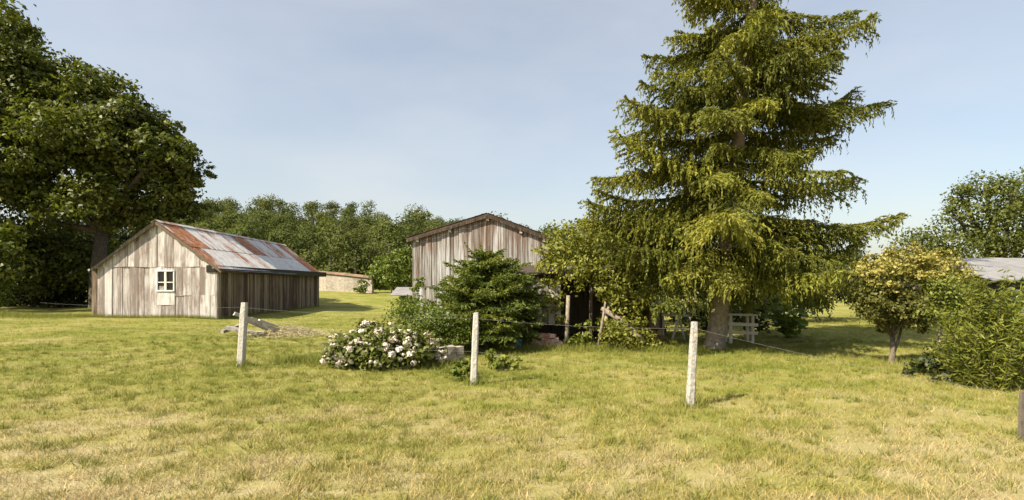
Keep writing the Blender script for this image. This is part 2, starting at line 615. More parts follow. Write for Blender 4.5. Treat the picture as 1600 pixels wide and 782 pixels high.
def make_grass():
    n = 730000
    u = R.random(n)
    p = 0.62                                         # pdf of distance ~ r^-(1-p)
    r0, r1 = 3.4, 33.0
    r = (r0 ** p + u * (r1 ** p - r0 ** p)) ** (1 / p)
    th = R.uniform(-0.86, 0.86, n)
    X, Y = r * np.sin(th), r * np.cos(th)
    k = ~((X < -14.4) & (X > -20.6) & (Y > 24.7)) & ~((X > -4.4) & (X < 1.7) & (Y > 22))
    X, Y = X[k], Y[k]
    # tussocks: thicken by pulling towards random centres
    m = len(X)
    wv_ = np.zeros(m)
    for _ in range(14):
        kk = R.uniform(1.2, 12)
        aa = R.uniform(0, 6.283)
        wv_ += np.sin(kk * (X * math.cos(aa) + Y * math.sin(aa)) + R.uniform(0, 6.28) + 1.5 * np.sin(X * R.uniform(.3, 1.1) + Y * R.uniform(.3, 1.1)))
    kp = R.random(m) < 1 / (1 + np.exp(-(wv_ * .55 + .9)))
    X, Y = X[kp], Y[kp]
    m = len(X)
    nc = m // 22
    own = R.random(m) < 0.55
    ci = R.integers(0, nc, m)
    # a share of the blades gathers into small tussocks next to where other blades grow
    cx, cy = X[:nc].copy(), Y[:nc].copy()
    X = np.where(own, X, cx[ci] + R.normal(0, .035, m))
    Y = np.where(own, Y, cy[ci] + R.normal(0, .035, m))
    blades(m, X, Y, 0.02, 0.085, 0.004, 0.011, 1.6, "grass",
           "short mown grass blades covering the lawn, part green part straw", M["grass"])
    # scattered tufts of ranker grass and weeds
    nt_ = 2300
    r = np.sqrt(R.uniform(3.4 ** 2, 20 ** 2, nt_))
    th = R.uniform(-.84, .84, nt_)
    k = 34
    sg = np.repeat(R.uniform(.02, .07, nt_), k)
    X = np.repeat(r * np.sin(th), k) + R.normal(0, 1, nt_ * k) * sg
    Y = np.repeat(r * np.cos(th), k) + R.normal(0, 1, nt_ * k) * sg
    blades(len(X), X, Y, 0.04, 0.13, 0.006, 0.013, 1.3, "grass_tufts",
           "darker tufts of longer grass and weeds dotted over the lawn", M["tallgrass"])
    nt_ = 5000
    r = np.sqrt(R.uniform(3.4 ** 2, 16 ** 2, nt_))
    th = R.uniform(-.84, .84, nt_)
    blades(nt_, r * np.sin(th), r * np.cos(th), 0.07, 0.17, 0.003, 0.005, 1.0, "dry_stalks",
           "thin dead straw stalks standing out of the mown grass", M["drygrass"])
    # taller grass along walls, posts, the wood edge on the left
    xs, ys = [], []

    def strip(x0, y0, x1, y1, wd, cnt):
        t = R.random(cnt)
        xs.append(x0 + (x1 - x0) * t + R.normal(0, wd, cnt))
        ys.append(y0 + (y1 - y0) * t + R.normal(0, wd, cnt))
    strip(-20.6, 24.3, -14.4, 24.85, 0.10, 5000)
    strip(-14.3, 25.0, -15.0, 39, 0.12, 5000)
    strip(-30, 24.5, -20.8, 24.5, 0.7, 14000)
    strip(-5.4, 11.9, -1.5, 11.2, 0.25, 6000)
    strip(0.2, 13.9, 5.2, 13.9, 0.18, 6000)
    strip(8.6, 11.2, 12.0, 8.4, 0.3, 6000)
    for q in ((-5.8, 11.0), (-0.7, 9.3), (2.68, 7.66)):
        strip(q[0], q[1], q[0], q[1], 0.10, 260)
    X = np.concatenate(xs)
    Y = np.concatenate(ys)
    blades(len(X), X, Y, 0.06, 0.24, 0.006, 0.014, 0.8, "tall_grass",
           "taller uncut grass along the barn foot, shrubs and fence posts", M["tallgrass"])


make_grass()

# ------------------------------------------------------------------ left barn
def left_barn():
    ax = Vector((-0.035, 1.0, 0)).normalized()      # along the ridge, away from the camera
    ac = Vector((ax.y, -ax.x, 0))                   # to the right
    O = Vector((-14.42, 25.0, 0.0))                 # near right corner
    Wd, Ln, EV, RG = 5.60, 14.6, 2.72, 4.84
    t = thing("barn", "long grey wooden barn with rusty tin roof beside the big leafy tree", "barn", (O.x - 3, O.y + 7, 0))

    def P(u, v, z):                                  # u to the left from the corner, v along the ridge
        q = O - ac * u + ax * v
        return np.array((q.x, q.y, z))

    def ridge_z(u):
        return RG - (RG - EV) * abs(u - Wd / 2) / (Wd / 2)

    def board(name, u0, u1, v, z0a, z0b, z1a, z1b, th, mat):
        mb = MB()
        dv = R.uniform(-0.018, 0.018)
        vs = [P(u0, v + dv - th, z0a), P(u1, v + dv - th, z0b), P(u1, v + dv - th, z1b), P(u0, v + dv - th, z1a),
              P(u0, v + dv, z0a), P(u1, v + dv, z0b), P(u1, v + dv, z1b), P(u0, v + dv, z1a)]
        mb.add(vs, [(0, 3, 2, 1), (4, 5, 6, 7), (0, 1, 5, 4), (1, 2, 6, 5), (2, 3, 7, 6), (3, 0, 4, 7)])
        return mb.build(name, mat, t)
    # window opening
    wu0, wu1, wz0, wz1 = 1.98, 2.84, 1.47, 2.50
    seam = 2.72
    # lower gable boards
    u = 0.0
    while u < Wd - 0.02:
        w = min(random.choice((0.22, 0.27, 0.30, 0.34, 0.40)), Wd - u)
        if Wd - (u + w) < 0.12:
            w = Wd - u
        for edge in (wu0, wu1):
            if u + 0.02 < edge < u + w - 0.001:
                w = edge - u
        a, b = u + 0.006, u + w - 0.006
        z0 = random.choice((0, 0, .02, .06)) + float(gz(P(u, 0, 0)[0], 24.9)) - 0.05
        top = seam + random.uniform(-0.03, 0.03)
        mid = (a + b) / 2
        ta, tb = min(top, ridge_z(a) - 0.03), min(top, ridge_z(b) - 0.03)
        if wu0 < mid < wu1:
            board("plank", a, b, 0, z0, z0, 0.80, 0.80, 0.028, M["gable"])
            o = board("plank", a, b, -0.006, 0.81, 0.81, wz0 - .004, wz0 - .004, 0.028, M["palepaint"])
            o["label"] = "faded white board below the barn window"
            board("plank", a, b, 0, wz1, wz1, ta, tb, 0.028, M["gable"])
        elif u < wu0 and random.random() < 0.9:
            s2 = 1.30 + random.uniform(-0.02, 0.02)
            board("plank", a, b, 0, z0, z0, s2, s2, 0.028, M["gable"])
            board("plank", a, b, -0.012, s2 - 0.05, s2 - 0.05, ta, tb, 0.028, M["gable"])
        else:
            board("plank", a, b, 0, z0, z0, ta, tb, 0.028, M["gable"])
        u += w
    # upper gable boards, lapped over the lower tier
    u = 0.0
    while u < Wd - 0.02:
        w = min(random.choice((0.24, 0.30, 0.36, 0.42)), Wd - u)
        a, b = u + 0.006, u + w - 0.006
        za, zb = ridge_z(a) - 0.02, ridge_z(b) - 0.02
        lo = seam - 0.06 + random.uniform(-0.03, 0.02)
        if a < Wd / 2 < b:                           # split at the ridge
            board("plank", a, Wd / 2 - 0.004, -0.035, lo, lo, za, RG - 0.02, 0.026, M["gable"])
            board("plank", Wd / 2 + 0.004, b, -0.035, lo, lo, RG - 0.02, zb, 0.026, M["gable"])
        elif max(za, zb) > lo + 0.05:
            board("plank", a, b, -0.035, min(lo, za - 0.02), min(lo, zb - 0.02), za, zb, 0.026, M["gable"])
        u += w
    # window
    wf = thing_part = MB()
    fw = 0.06
    wf.box(P(wu1, -0.075, wz0), P(wu1 - fw, 0.03, wz1))
    wf.box(P(wu0 + fw, -0.075, wz0), P(wu0, 0.03, wz1))
    wf.box(P(wu1 - fw, -0.074, wz1 - fw), P(wu0 + fw, 0.03, wz1))
    wf.box(P(wu1 - fw, -0.078, wz0), P(wu0 + fw, 0.03, wz0 + fw))
    win = wf.build("window", M["paintwood"], t)
    um = (wu0 + wu1) / 2
    mb = MB()
    mb.box(P(um + 0.05, -0.07, wz0 + fw), P(um - 0.05, 0.02, wz1 - fw))
    mb.build("mullion", M["paintwood"], win)
    zm = wz0 + fw + (wz1 - wz0 - 2 * fw) * 0.42
    for a, b in ((wu1 - fw, um + 0.05), (um - 0.05, wu0 + fw)):
        mb = MB()
        mb.box(P(a, -0.06, zm - 0.022), P(b, 0.015, zm + 0.022))
        mb.build("glazing_bar", M["paintwood"], win)
        for z0, z1 in ((wz0 + fw, zm - 0.022), (zm + 0.022, wz1 - fw)):
            mb = MB()
            mb.box(P(a, -0.012, z0), P(b, -0.004, z1))
            g = mb.build("pane", M["glass"], win)
            if z0 < zm - 0.1 and a > um:
                mb = MB()
                mb.box(P(a - 0.03, -0.03, z0), P(b + 0.03, -0.016, z0 + 0.20))
                mb.build("board_scrap", M["plank"], win)
    for c in win.children:
        c.matrix_parent_inverse = Matrix.Identity(4)
    # corner posts
    mb = MB()
    mb.box(P(0.05, -0.045, -0.05), P(-0.055, 0.10, EV))
    mb.build("corner_board", M["gable"], t)
    mb = MB()
    mb.box(P(Wd + 0.03, -0.03, 0.05), P(Wd - 0.05, 0.10, EV - 0.03))
    mb.build("corner_board", M["gable"], t)
    # right hand wall boards
    v = 0.12
    while v < Ln:
        w = min(random.choice((0.2, 0.24, 0.28, 0.33)), Ln - v)
        if w < 0.05:
            break
        mb = MB()
        du = R.uniform(-0.02, 0.02)
        z0 = random.uniform(-0.06, 0.05)
        mb.box((0, 0, 0), (1, 1, 1))
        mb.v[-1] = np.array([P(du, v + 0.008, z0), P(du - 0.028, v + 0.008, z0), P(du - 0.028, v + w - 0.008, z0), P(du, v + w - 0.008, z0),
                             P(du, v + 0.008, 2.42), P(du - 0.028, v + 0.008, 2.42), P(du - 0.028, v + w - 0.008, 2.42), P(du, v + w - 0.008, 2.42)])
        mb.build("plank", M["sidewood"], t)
        v += w
    # plain left and rear walls
    mb = MB()
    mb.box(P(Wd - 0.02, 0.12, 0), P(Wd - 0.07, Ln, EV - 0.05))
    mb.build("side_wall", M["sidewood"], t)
    mb = MB()
    mb.add([P(0, Ln, 0), P(Wd, Ln, 0), P(Wd, Ln, EV - .03), P(Wd / 2, Ln, RG - .03), P(0, Ln, EV - .03),
            P(0, Ln + .05, 0), P(Wd, Ln + .05, 0), P(Wd, Ln + .05, EV - .03), P(Wd / 2, Ln + .05, RG - .03), P(0, Ln + .05, EV - .03)],
           [(0, 1, 2, 3, 4), (9, 8, 7, 6, 5), (0, 5, 6, 1), (1, 6, 7, 2), (2, 7, 8, 3), (3, 8, 9, 4), (4, 9, 5, 0)])
    mb.build("rear_wall", M["sidewood"], t)
    # fascia and gutter under the right eave
    mb = MB()
    mb.box(P(-0.03, -0.1, 2.40), P(-0.06, Ln + 0.1, 2.74))
    mb.build("fascia", M["black"], t)
    mb = MB()
    mb.beam(P(-0.10, -0.05, 2.435), P(-0.10, Ln + 0.2, 2.435), 0.07, 0.035)
    mb.build("rail", M["plank"], t)
    mb = MB()
    mb.tube([P(-0.30, -0.28, 2.53), P(-0.30, Ln + 0.3, 2.53)], 0.055, 8)
    mb.build("gutter", M["black"], t)
    mb = MB()
    mb.tube([P(Wd + 0.28, -0.25, 2.50), P(Wd + 0.28, Ln + 0.3, 2.50)], 0.055, 8)
    g = mb.build("gutter", M["wire"], t)
    g["label"] = "pale zinc gutter along the far eave"
    # purlin ends
    for fr in (0.0, 0.36, 0.70, 0.98):
        for s in (-1, 1):
            if fr == 0 and s < 0:
                continue
            uu = Wd / 2 + s * fr * Wd / 2
            zz = ridge_z(uu) - 0.11
            mb = MB()
            mb.box(P(uu + 0.06, -0.19, zz - 0.07), P(uu - 0.06, -0.065, zz + 0.07))
            mb.build("purlin_end", M["plank"], t)
    # verge boards
    for s in (-1, 1):
        mb = MB()
        a = P(Wd / 2, -0.205, RG - 0.05)
        b = P(Wd / 2 + s * (Wd / 2 + 0.33), -0.205, RG - 0.05 - (RG - EV) / (Wd / 2) * (Wd / 2 + 0.33))
        mb.beam(a, b, 0.03, 0.13, up=(0, 0, 1))
        o = mb.build("verge_board", M["darkwood"], t)
    # corrugated sheets
    slope = math.atan2(RG - EV, Wd / 2)
    half = Wd / 2 + 0.36
    sl_len = half / math.cos(slope)
    sw, v0, n = 0.95, -0.23, 16
    wv = (Ln + 0.55) / n
    nseg = 20
    rows = ((0.0, sl_len * 0.52), (sl_len * 0.49, sl_len))
    prof = []
    for r_ in range(2):
        vs, fs = [], []
        for i in range(nseg + 1):
            hgt = 0.022 * math.sin(i / nseg * 5 * 2 * math.pi)
            vs.append((0.0, i / nseg * (wv + 0.04), hgt))
            vs.append((rows[r_][1] - rows[r_][0], i / nseg * (wv + 0.04), hgt))
        for i in range(nseg):
            fs.append((2 * i, 2 * i + 1, 2 * i + 3, 2 * i + 2))
        prof.append((vs, fs))
    cache = {}
    for s in (-1, 1):                                # -1 = right slope (seen)
        for i in range(n):
            for r_ in range(2):
                if s < 0:
                    if i <= 1:
                        k = "iron2" if not (i == 1 and r_ == 1) else "iron1"
                    elif i in (7, 8):
                        k = "iron2" if r_ == 0 else "iron0"
                    elif i in (3, 4, 9, 5):
                        k = "iron1"
                    elif i >= 14:
                        k = "iron2"
                    elif i == 12 or i == 11:
                        k = "iron1" if r_ == 0 else "iron0"
                    else:
                        k = "iron0"
                else:
                    k = "iron1"
                key = (r_, k)
                if key not in cache:
                    me = bpy.data.meshes.new("roof_sheet")
                    me.from_pydata(prof[r_][0], [], prof[r_][1])
                    me.polygons.foreach_set("use_smooth", [True] * len(me.polygons))
                    me.update()
                    me.materials.append(M[k])
                    cache[key] = me
                o = link("roof_sheet", cache[key], None, t)
                ld = Vector((-ac.x * s, -ac.y * s, 0)) * math.cos(slope) + Vector((0, 0, -math.sin(slope)))
                up = ld.cross(ax) if s < 0 else ld.cross(ax)
                up = -up if up.z < 0 else up
                st = P(Wd / 2, v0 + i * wv, RG + 0.045)
                org = Vector(st) + ld * rows[r_][0] + up * ((0.012 if r_ == 0 else -0.010) + (0.004 if i % 2 else 0) + random.uniform(-.004, .004))
                mt = Matrix((ld, ax, up)).transposed().to_4x4()
                mt.translation = org
                o.matrix_parent_inverse = Matrix.Identity(4)
                o.matrix_local = Matrix.Translation(-t.location) @ mt
    # ridge cap
    mb = MB()
    for s in (-1, 1):
        a0, a1 = P(Wd / 2, -0.24, RG + 0.10), P(Wd / 2, Ln + 0.42, RG + 0.10)
        b0 = P(Wd / 2 + s * 0.2, -0.24, RG + 0.10 - 0.2 * math.tan(slope) + 0.02)
        b1 = P(Wd / 2 + s * 0.2, Ln + 0.42, RG + 0.10 - 0.2 * math.tan(slope) + 0.02)
        mb.add([a0, a1, b1, b0], [(0, 1, 2, 3)])
    mb.build("ridge_cap", M["iron1"], t)


left_barn()

# ------------------------------------------------------------------ middle barn
def middle_barn():
    X0, X1, Y0, Y1 = -4.28, 1.55, 22.0, 33.0
    RX, EV, RG = -1.05, 3.74, 4.72
    t = thing("barn", "tall weathered board barn behind the dark conifer, its low gable streaked brown", "barn", (-1.3, 27, 0))

    def rz(x):
        return RG - (RG - EV) * (abs(x - RX) / ((RX - X0) if x < RX else (X1 - RX)))
    x = X0
    while x < X1 - 0.01:
        w = min(random.choice((0.16, 0.19, 0.22, 0.25)), X1 - x)
        a, b = x + 0.005, x + w - 0.005
        if a < RX < b:
            b = RX
            w = RX - x
        segs = [(0.0, 1.75 + random.uniform(-.05, .05)), (1.72, None)] if random.random() < 0.5 else [(0.0, None)]
        for z0, z1 in segs:
            dy = random.uniform(-0.015, 0.015) - (0.014 if z0 > 0 else 0)
            za, zb = (rz(a) - .02, rz(b) - .02) if z1 is None else (z1, z1)
            mb = MB()
            mb.add([(a, Y0 - .025 + dy, z0), (b, Y0 - .025 + dy, z0), (b, Y0 - .025 + dy, zb), (a, Y0 - .025 + dy, za),
                    (a, Y0 + dy, z0), (b, Y0 + dy, z0), (b, Y0 + dy, zb), (a, Y0 + dy, za)],
                   [(0, 3, 2, 1), (4, 5, 6, 7), (0, 1, 5, 4), (1, 2, 6, 5), (2, 3, 7, 6), (3, 0, 4, 7)])
            mb.v[-1] = mb.v[-1] * 1.0
            f = [(0, 1, 2, 3), (7, 6, 5, 4), (4, 5, 1, 0), (5, 6, 2, 1), (6, 7, 3, 2), (7, 4, 0, 3)]
            mb.f = f
            mb.build("plank", M["barnwood"], t)
        x += w
    mb = MB().box((X0, Y0 + .05, 0), (X0 + .05, Y1, EV - .04))
    mb.build("side_wall", M["sidewood"], t)
    mb = MB().box((X1 - .05, Y0 + .05, 0), (X1, Y1, EV - .04))
    mb.build("side_wall", M["sidewood"], t)
    mb = MB()
    mb.add([(X0, Y1, 0), (X1, Y1, 0), (X1, Y1, EV), (RX, Y1, RG), (X0, Y1, EV), (X0, Y1 + .05, 0), (X1, Y1 + .05, 0), (X1, Y1 + .05, EV), (RX, Y1 + .05, RG), (X0, Y1 + .05, EV)],
           [(0, 1, 2, 3, 4), (9, 8, 7, 6, 5), (0, 5, 6, 1), (1, 6, 7, 2), (2, 7, 8, 3), (3, 8, 9, 4), (4, 9, 5, 0)])
    mb.build("rear_wall", M["sidewood"], t)
    for s, xe in ((-1, X0), (1, X1)):
        sl = (RG - EV) / abs(xe - RX)
        ov = 0.22
        xo = xe + s * ov
        zo = EV - sl * ov
        mb = MB()
        yf, yb = Y0 - 0.15, Y1 + 0.3
        th = 0.09
        mb.add([(RX, yf, RG + .03), (xo, yf, zo + .03), (xo, yb, zo + .03), (RX, yb, RG + .03),
                (RX, yf, RG + .03 + th), (xo, yf, zo + .03 + th), (xo, yb, zo + .03 + th), (RX, yb, RG + .03 + th)],
               [(0, 1, 2, 3), (7, 6, 5, 4), (0, 4, 5, 1), (1, 5, 6, 2), (2, 6, 7, 3), (3, 7, 4, 0)])
        rf = mb.build("roof", M["oldtile"], t)
        # tile course ends along the verge
        L = math.hypot(xo - RX, RG - zo)
        nt = int(L / 0.26)
        for i in range(nt):
            f0 = (i + 0.05) / nt
            f1 = (i + 1.10) / nt
            a = np.array((RX + (xo - RX) * f0, yf - .01, RG + (zo - RG) * f0 + .145))
            b = np.array((RX + (xo - RX) * f1, yf - .01, RG + (zo - RG) * f1 + .135 + .02))
            mb = MB()
            mb.beam(a + (0, .2, 0), b + (0, .2, 0), 0.42, 0.022, jit=0.006)
            c = mb.build("tile", M["oldtile"], t)
        mb = MB()
        mb.beam((RX, yf - .02, RG - .02), (xo, yf - .02, zo - .02), 0.03, 0.10)
        mb.build("verge_board", M["darkwood"], t)
        for fr in ((0.5, 0.93) if s < 0 else (0.0, 0.55, 0.93)):
            xx = RX + (xe - RX) * fr
            zz = RG + (EV - RG) * fr - 0.12
            mb = MB().box((xx - .06, yf + .02, zz - .07), (xx + .06, Y0 - .045, zz + .07))
            mb.build("purlin_end", M["plank"], t)


middle_barn()

# ------------------------------------------------------------------ foliage builders
def lobe_leaves(lobes, per, leaf, clus=0.33, up=0.5, ratio=0.62, flat=1.0, seed=None, leafvar=0.35):
    """lobes: (centre, radius); clusters of leaves through the shell of every lobe"""
    Cs, Ns = [], []
    for c, r in lobes:
        ncl = max(4, int(per * r * r))
        d = unit(R.normal(size=(ncl, 3)))
        rr = r * (0.42 + 0.63 * R.random(ncl) ** 0.55)
        cc = c + d * rr[:, None] * np.array((1, 1, flat))
        k = 26
        sig = np.minimum(clus, r * 0.28)
        off = R.normal(size=(ncl, k, 3)) * sig * np.array((1, 1, 0.55))
        pts = (cc[:, None, :] + off).reshape(-1, 3)
        nn = np.repeat(d, k, 0) + R.normal(size=(ncl * k, 3)) * 0.7 + np.array((0, 0, up))
        Cs.append(pts)
        Ns.append(nn)
    C = np.concatenate(Cs)
    N = unit(np.concatenate(Ns))
    keep = C[:, 2] > gz(C[:, 0], C[:, 1]) + leaf * 0.4
    C, N = C[keep], N[keep]
    D = unit(np.cross(N, unit(R.normal(size=C.shape))) + np.array((0, 0, -0.25)))
    L = leaf * (1 + R.uniform(-leafvar, leafvar, len(C)))
    return cards(C, D, N, L, L * ratio), len(C)


def lumps(lobes, n=7, f=0.46, keep=0.62):
    """break every lobe into smaller uneven clumps round a core"""
    out = []
    for c, r in lobes:
        out.append((c, r * keep))
        for d in unit(R.normal(size=(n, 3)) + np.array((0, -.25, .25))):
            out.append((c + d * r * R.uniform(.62, .92) * np.array((1, 1, .85)), r * f * R.uniform(.7, 1.15)))
    return out


def plobes(lst, Y=None):
    out = []
    for q in lst:
        px, py, r = q[:3]
        y = q[3] if len(q) > 3 else Y
        out.append((at(px, py, y), r / F * y))
    return out


def leafy(name, label, cat, lobes, leaf, per, mat, base, stems=None, stem_mat=None, group=None, crown="crown", stemname="trunk", lump=False, **kw):
    t = thing(name, label, cat, base, group)
    V, n = lobe_leaves(lumps(lobes) if lump else lobes, per, leaf, **kw)
    link(crown, poly_mesh(crown, V, 4, R.random(n), mat), None, t)
    if stems:
        mb = MB()
        for pts, rad in stems:
            mb.tube(pts, rad, 7, 0.06)
            if stemname == "stem":
                mb.build(stemname, stem_mat or M["bark"], t, True)
                mb = MB()
        if stemname != "stem":
            mb.build(stemname, stem_mat or M["bark"], t, True)
    return t


def limbs_to(base, fork, lobes, r0, r1, kmax=12):
    base, fork = np.array(base, float), np.array(fork, float)
    st = [([base - (0, 0, .2), base + (0, 0, .25), (base + fork) / 2 + R.normal(0, .08, 3), fork], [r0 * 1.5, r0 * 1.1, r0 * .92, r0 * .75])]
    for c, r in lobes[:kmax]:
        mid = (fork + c) / 2 + R.normal(0, .15, 3) * r + (0, 0, -0.1 * r)
        tip = c + unit(c - fork) * r * 0.5
        st.append(([fork, mid, c, tip], [r0 * .55, r0 * .33, r1, r1 * .3]))
    return st


# --- big broadleaf tree on the left
oak_l = plobes([(105, 120, 52, 32), (165, 160, 52, 31), (60, 130, 60, 31), (215, 190, 42, 31), (262, 215, 30, 31), (285, 260, 42, 30.5),
                (250, 300, 52, 31), (200, 240, 62, 29.5), (130, 220, 70, 29), (70, 230, 72, 29), (20, 190, 70, 30), (150, 300, 62, 29.5),
                (80, 320, 70, 30.5), (215, 335, 48, 31.5), (20, 290, 66, 30), (250, 240, 40, 29.5), (300, 275, 28, 30.5), (125, 165, 52, 30.5),
                (10, 100, 60, 32.5), (40, 400, 66, 33), (110, 400, 62, 33.5), (5, 55, 42, 33), (185, 195, 44, 29.8), (285, 320, 30, 32)])
b = np.array((-25.5, 31.5, 0.2))
leafy("broadleaf_tree", "big spreading dark green broadleaf tree behind the left barn", "tree", oak_l, 0.25, 19, M["oak"], b,
      limbs_to(b, (-25.0, 31.2, 5.0), oak_l, 0.42, 0.10, 18), M["bark"], clus=0.30, up=0.75, lump=True)
# a neighbour at the picture's left edge
edge_l = plobes([(-60, 60, 90, 30), (-40, 190, 80, 28), (-80, 320, 100, 29), (-30, 90, 60, 31), (-150, 150, 140, 30), (-45, 400, 70, 27)])
b = np.array((-32.5, 29.0, 0.3))
leafy("broadleaf_tree", "dark tree cut by the left edge of the picture", "tree", edge_l, 0.27, 8, M["oak"], b,
      limbs_to(b, (-32.4, 29, 5), edge_l, 0.38, 0.1), M["bark"], clus=0.35, lump=True)
yl = plobes([(-8, 395, 26, 27), (5, 430, 18, 27), (-20, 360, 26, 27), (-10, 450, 26, 27)])
b = np.array((-27.3, 27.0, 0.3))
leafy("shrub", "sunlit yellow-green shrub at the left edge of the picture", "shrub", yl, 0.15, 42, M["shrub"], b,
      [([b, b + (0.1, 0, 1.2), b + (0, 0, 2.4)], [.07, .05, .02])], M["bark"], crown="foliage", stemname="stem")
# undergrowth below the big tree, deep in its shade
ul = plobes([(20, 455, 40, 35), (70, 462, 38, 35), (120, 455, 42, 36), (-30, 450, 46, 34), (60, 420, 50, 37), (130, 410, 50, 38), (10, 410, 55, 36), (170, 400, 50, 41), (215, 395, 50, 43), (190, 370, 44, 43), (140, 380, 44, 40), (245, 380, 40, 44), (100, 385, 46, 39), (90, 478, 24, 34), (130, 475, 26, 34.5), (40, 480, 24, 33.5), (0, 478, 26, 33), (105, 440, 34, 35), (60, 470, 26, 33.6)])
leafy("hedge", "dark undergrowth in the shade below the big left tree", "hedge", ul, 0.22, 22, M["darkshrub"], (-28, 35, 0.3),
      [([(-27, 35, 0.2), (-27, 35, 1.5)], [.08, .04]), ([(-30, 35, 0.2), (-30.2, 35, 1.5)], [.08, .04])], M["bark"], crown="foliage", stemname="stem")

# --- wooded hill
def woods():
    # a few crown templates, copied into one far mass
    temps = []
    for k in range(7):
        H = R.uniform(7.5, 9.5)
        rad = R.uniform(2.9, 4.3)
        lob = []
        for i in range(13):
            hh = R.uniform(0.06, 0.9)
            w = rad * (math.sin(math.pi * min(0.95, hh * 0.7 + 0.24)) * 0.66 + .05)
            a = R.uniform(0, 6.283)
            lob.append((np.array((math.cos(a) * w, math.sin(a) * w, hh * H)), rad * R.uniform(.28, .52)))
        lob.append((np.array((0, 0, H * .86)), rad * .45))
        for i in range(8):
            a = R.uniform(0, 6.283)
            lob.append((np.array((math.cos(a) * rad * .85, math.sin(a) * rad * .85, R.uniform(.04, .4) * H)), rad * R.uniform(.28, .45)))
        C, N = [], []
        for c, r in lob:
            n = int(34 * r * r) + 16
            d = unit(R.normal(size=(n, 3)))
            d[:, 2] = np.abs(d[:, 2]) * np.where(R.random(n) < .75, 1, -1)
            C.append(c + d * (r * R.uniform(.5, 1.15, n))[:, None])
            N.append(unit(d + R.normal(size=(n, 3)) * .5 + (0, 0, .4)))
        C, N = np.concatenate(C), np.concatenate(N)
        D = np.cross(N, unit(R.normal(size=C.shape)))
        L = R.uniform(.28, .52, len(C))
        temps.append(cards(C, D, N, L, L * .8))
    Vs, rn = [], []
    mb = MB()
    pts = []
    tries = 0
    while len(pts) < 250 and tries < 6000:
        tries += 1
        y = 64 + 76 * random.random() ** 0.9
        pxx = random.uniform(230, 1340)
        x = (pxx - 800) / F * y
        if pxx > 900 and random.random() < 0.45:
            continue
        if any((x - a) ** 2 + (y - c) ** 2 < 11 for a, c in pts):
            continue
        pts.append((x, y))
    for x, y in pts:
        T = temps[random.randrange(7)]
        a = random.uniform(0, 6.283)
        s = random.uniform(.78, 1.06)
        if x > 12:
            s *= 0.72
        Rm = np.array([[math.cos(a), -math.sin(a), 0], [math.sin(a), math.cos(a), 0], [0, 0, 1]])
        g = float(gz(x, y))
        V = (T * s) @ Rm.T + np.array((x, y, g))
        Vs.append(V)
        base = random.random()
        rn.append(np.clip(base * .65 + R.uniform(0, .35, len(T) // 4), 0, 1))
        mb.tube([(x, y, g - .3), (x + .1, y, g + 3), (x, y, g + 6.5 * s)], [.22, .17, .08], 5)
    t = bpy.data.objects.new("forest", poly_mesh("forest", np.concatenate(Vs), 4, np.concatenate(rn), M["forest"]))
    COL.objects.link(t)
    tag(t, "wooded hillside of olive green trees behind the barns", "forest", None, "stuff")
    tr = mb.build("trunk", M["bark"], t)
    tr.matrix_parent_inverse = Matrix.Identity(4)
    tr["kind"] = "stuff"


woods()

# lower hedge trees between the barns, at the foot of the wood
hl = plobes([(590, 432, 17, 52), (620, 425, 22, 50), (640, 408, 20, 50), (605, 412, 16, 53), (565, 449, 10, 50)])
leafy("hedge", "light green bushes at the far end of the grass between the barns", "hedge", hl, 0.28, 24, M["shrub"], (-12, 51, 0.5),
      [([(-12, 51, .4), (-12, 51, 2)], [.08, .04])], M["bark"], crown="foliage", stemname="stem")

# --- stone boundary wall with tiled coping, far between the barns
def far_wall():
    A, B = np.array((-21.0, 53.0)), np.array((-13.9, 51.2))
    t = thing("boundary_wall", "pale stone wall with a rusty tiled coping behind the left barn", "wall", (A[0], A[1], .4))
    n = 7
    d = (B - A) / np.linalg.norm(B - A)
    N3 = np.array((d[1], -d[0], 0.0))
    for i in range(n):
        f0, f1 = i / n, (i + 1) / n
        a, c = A + (B - A) * f0, A + (B - A) * f1
        za, zc = 3.02 - .62 * f0 ** 1.4, 3.02 - .62 * f1 ** 1.4
        p0, p1 = np.array((*a, 0.0)), np.array((*c, 0.0))
        mb = MB()
        w = .2
        mb.add([p0 + N3 * w, p1 + N3 * w, p1 - N3 * w, p0 - N3 * w,
                p0 + N3 * w + (0, 0, za), p1 + N3 * w + (0, 0, zc), p1 - N3 * w + (0, 0, zc), p0 - N3 * w + (0, 0, za)],
               [(0, 3, 2, 1), (4, 5, 6, 7), (0, 1, 5, 4), (1, 2, 6, 5), (2, 3, 7, 6), (3, 0, 4, 7)])
        mb.build("wall_section", M["stone"], t)
        mb = MB()
        mb.add([p0 + N3 * .36 + (0, 0, za + .004), p1 + N3 * .36 + (0, 0, zc + .004), p1 + (0, 0, zc + .24), p0 + (0, 0, za + .24),
                p0 - N3 * .36 + (0, 0, za + .004), p1 - N3 * .36 + (0, 0, zc + .004)],
               [(0, 1, 2, 3), (3, 2, 5, 4), (0, 3, 4), (1, 5, 2), (0, 4, 5, 1)])
        mb.build("coping_tile", M["tile"], t)


far_wall()

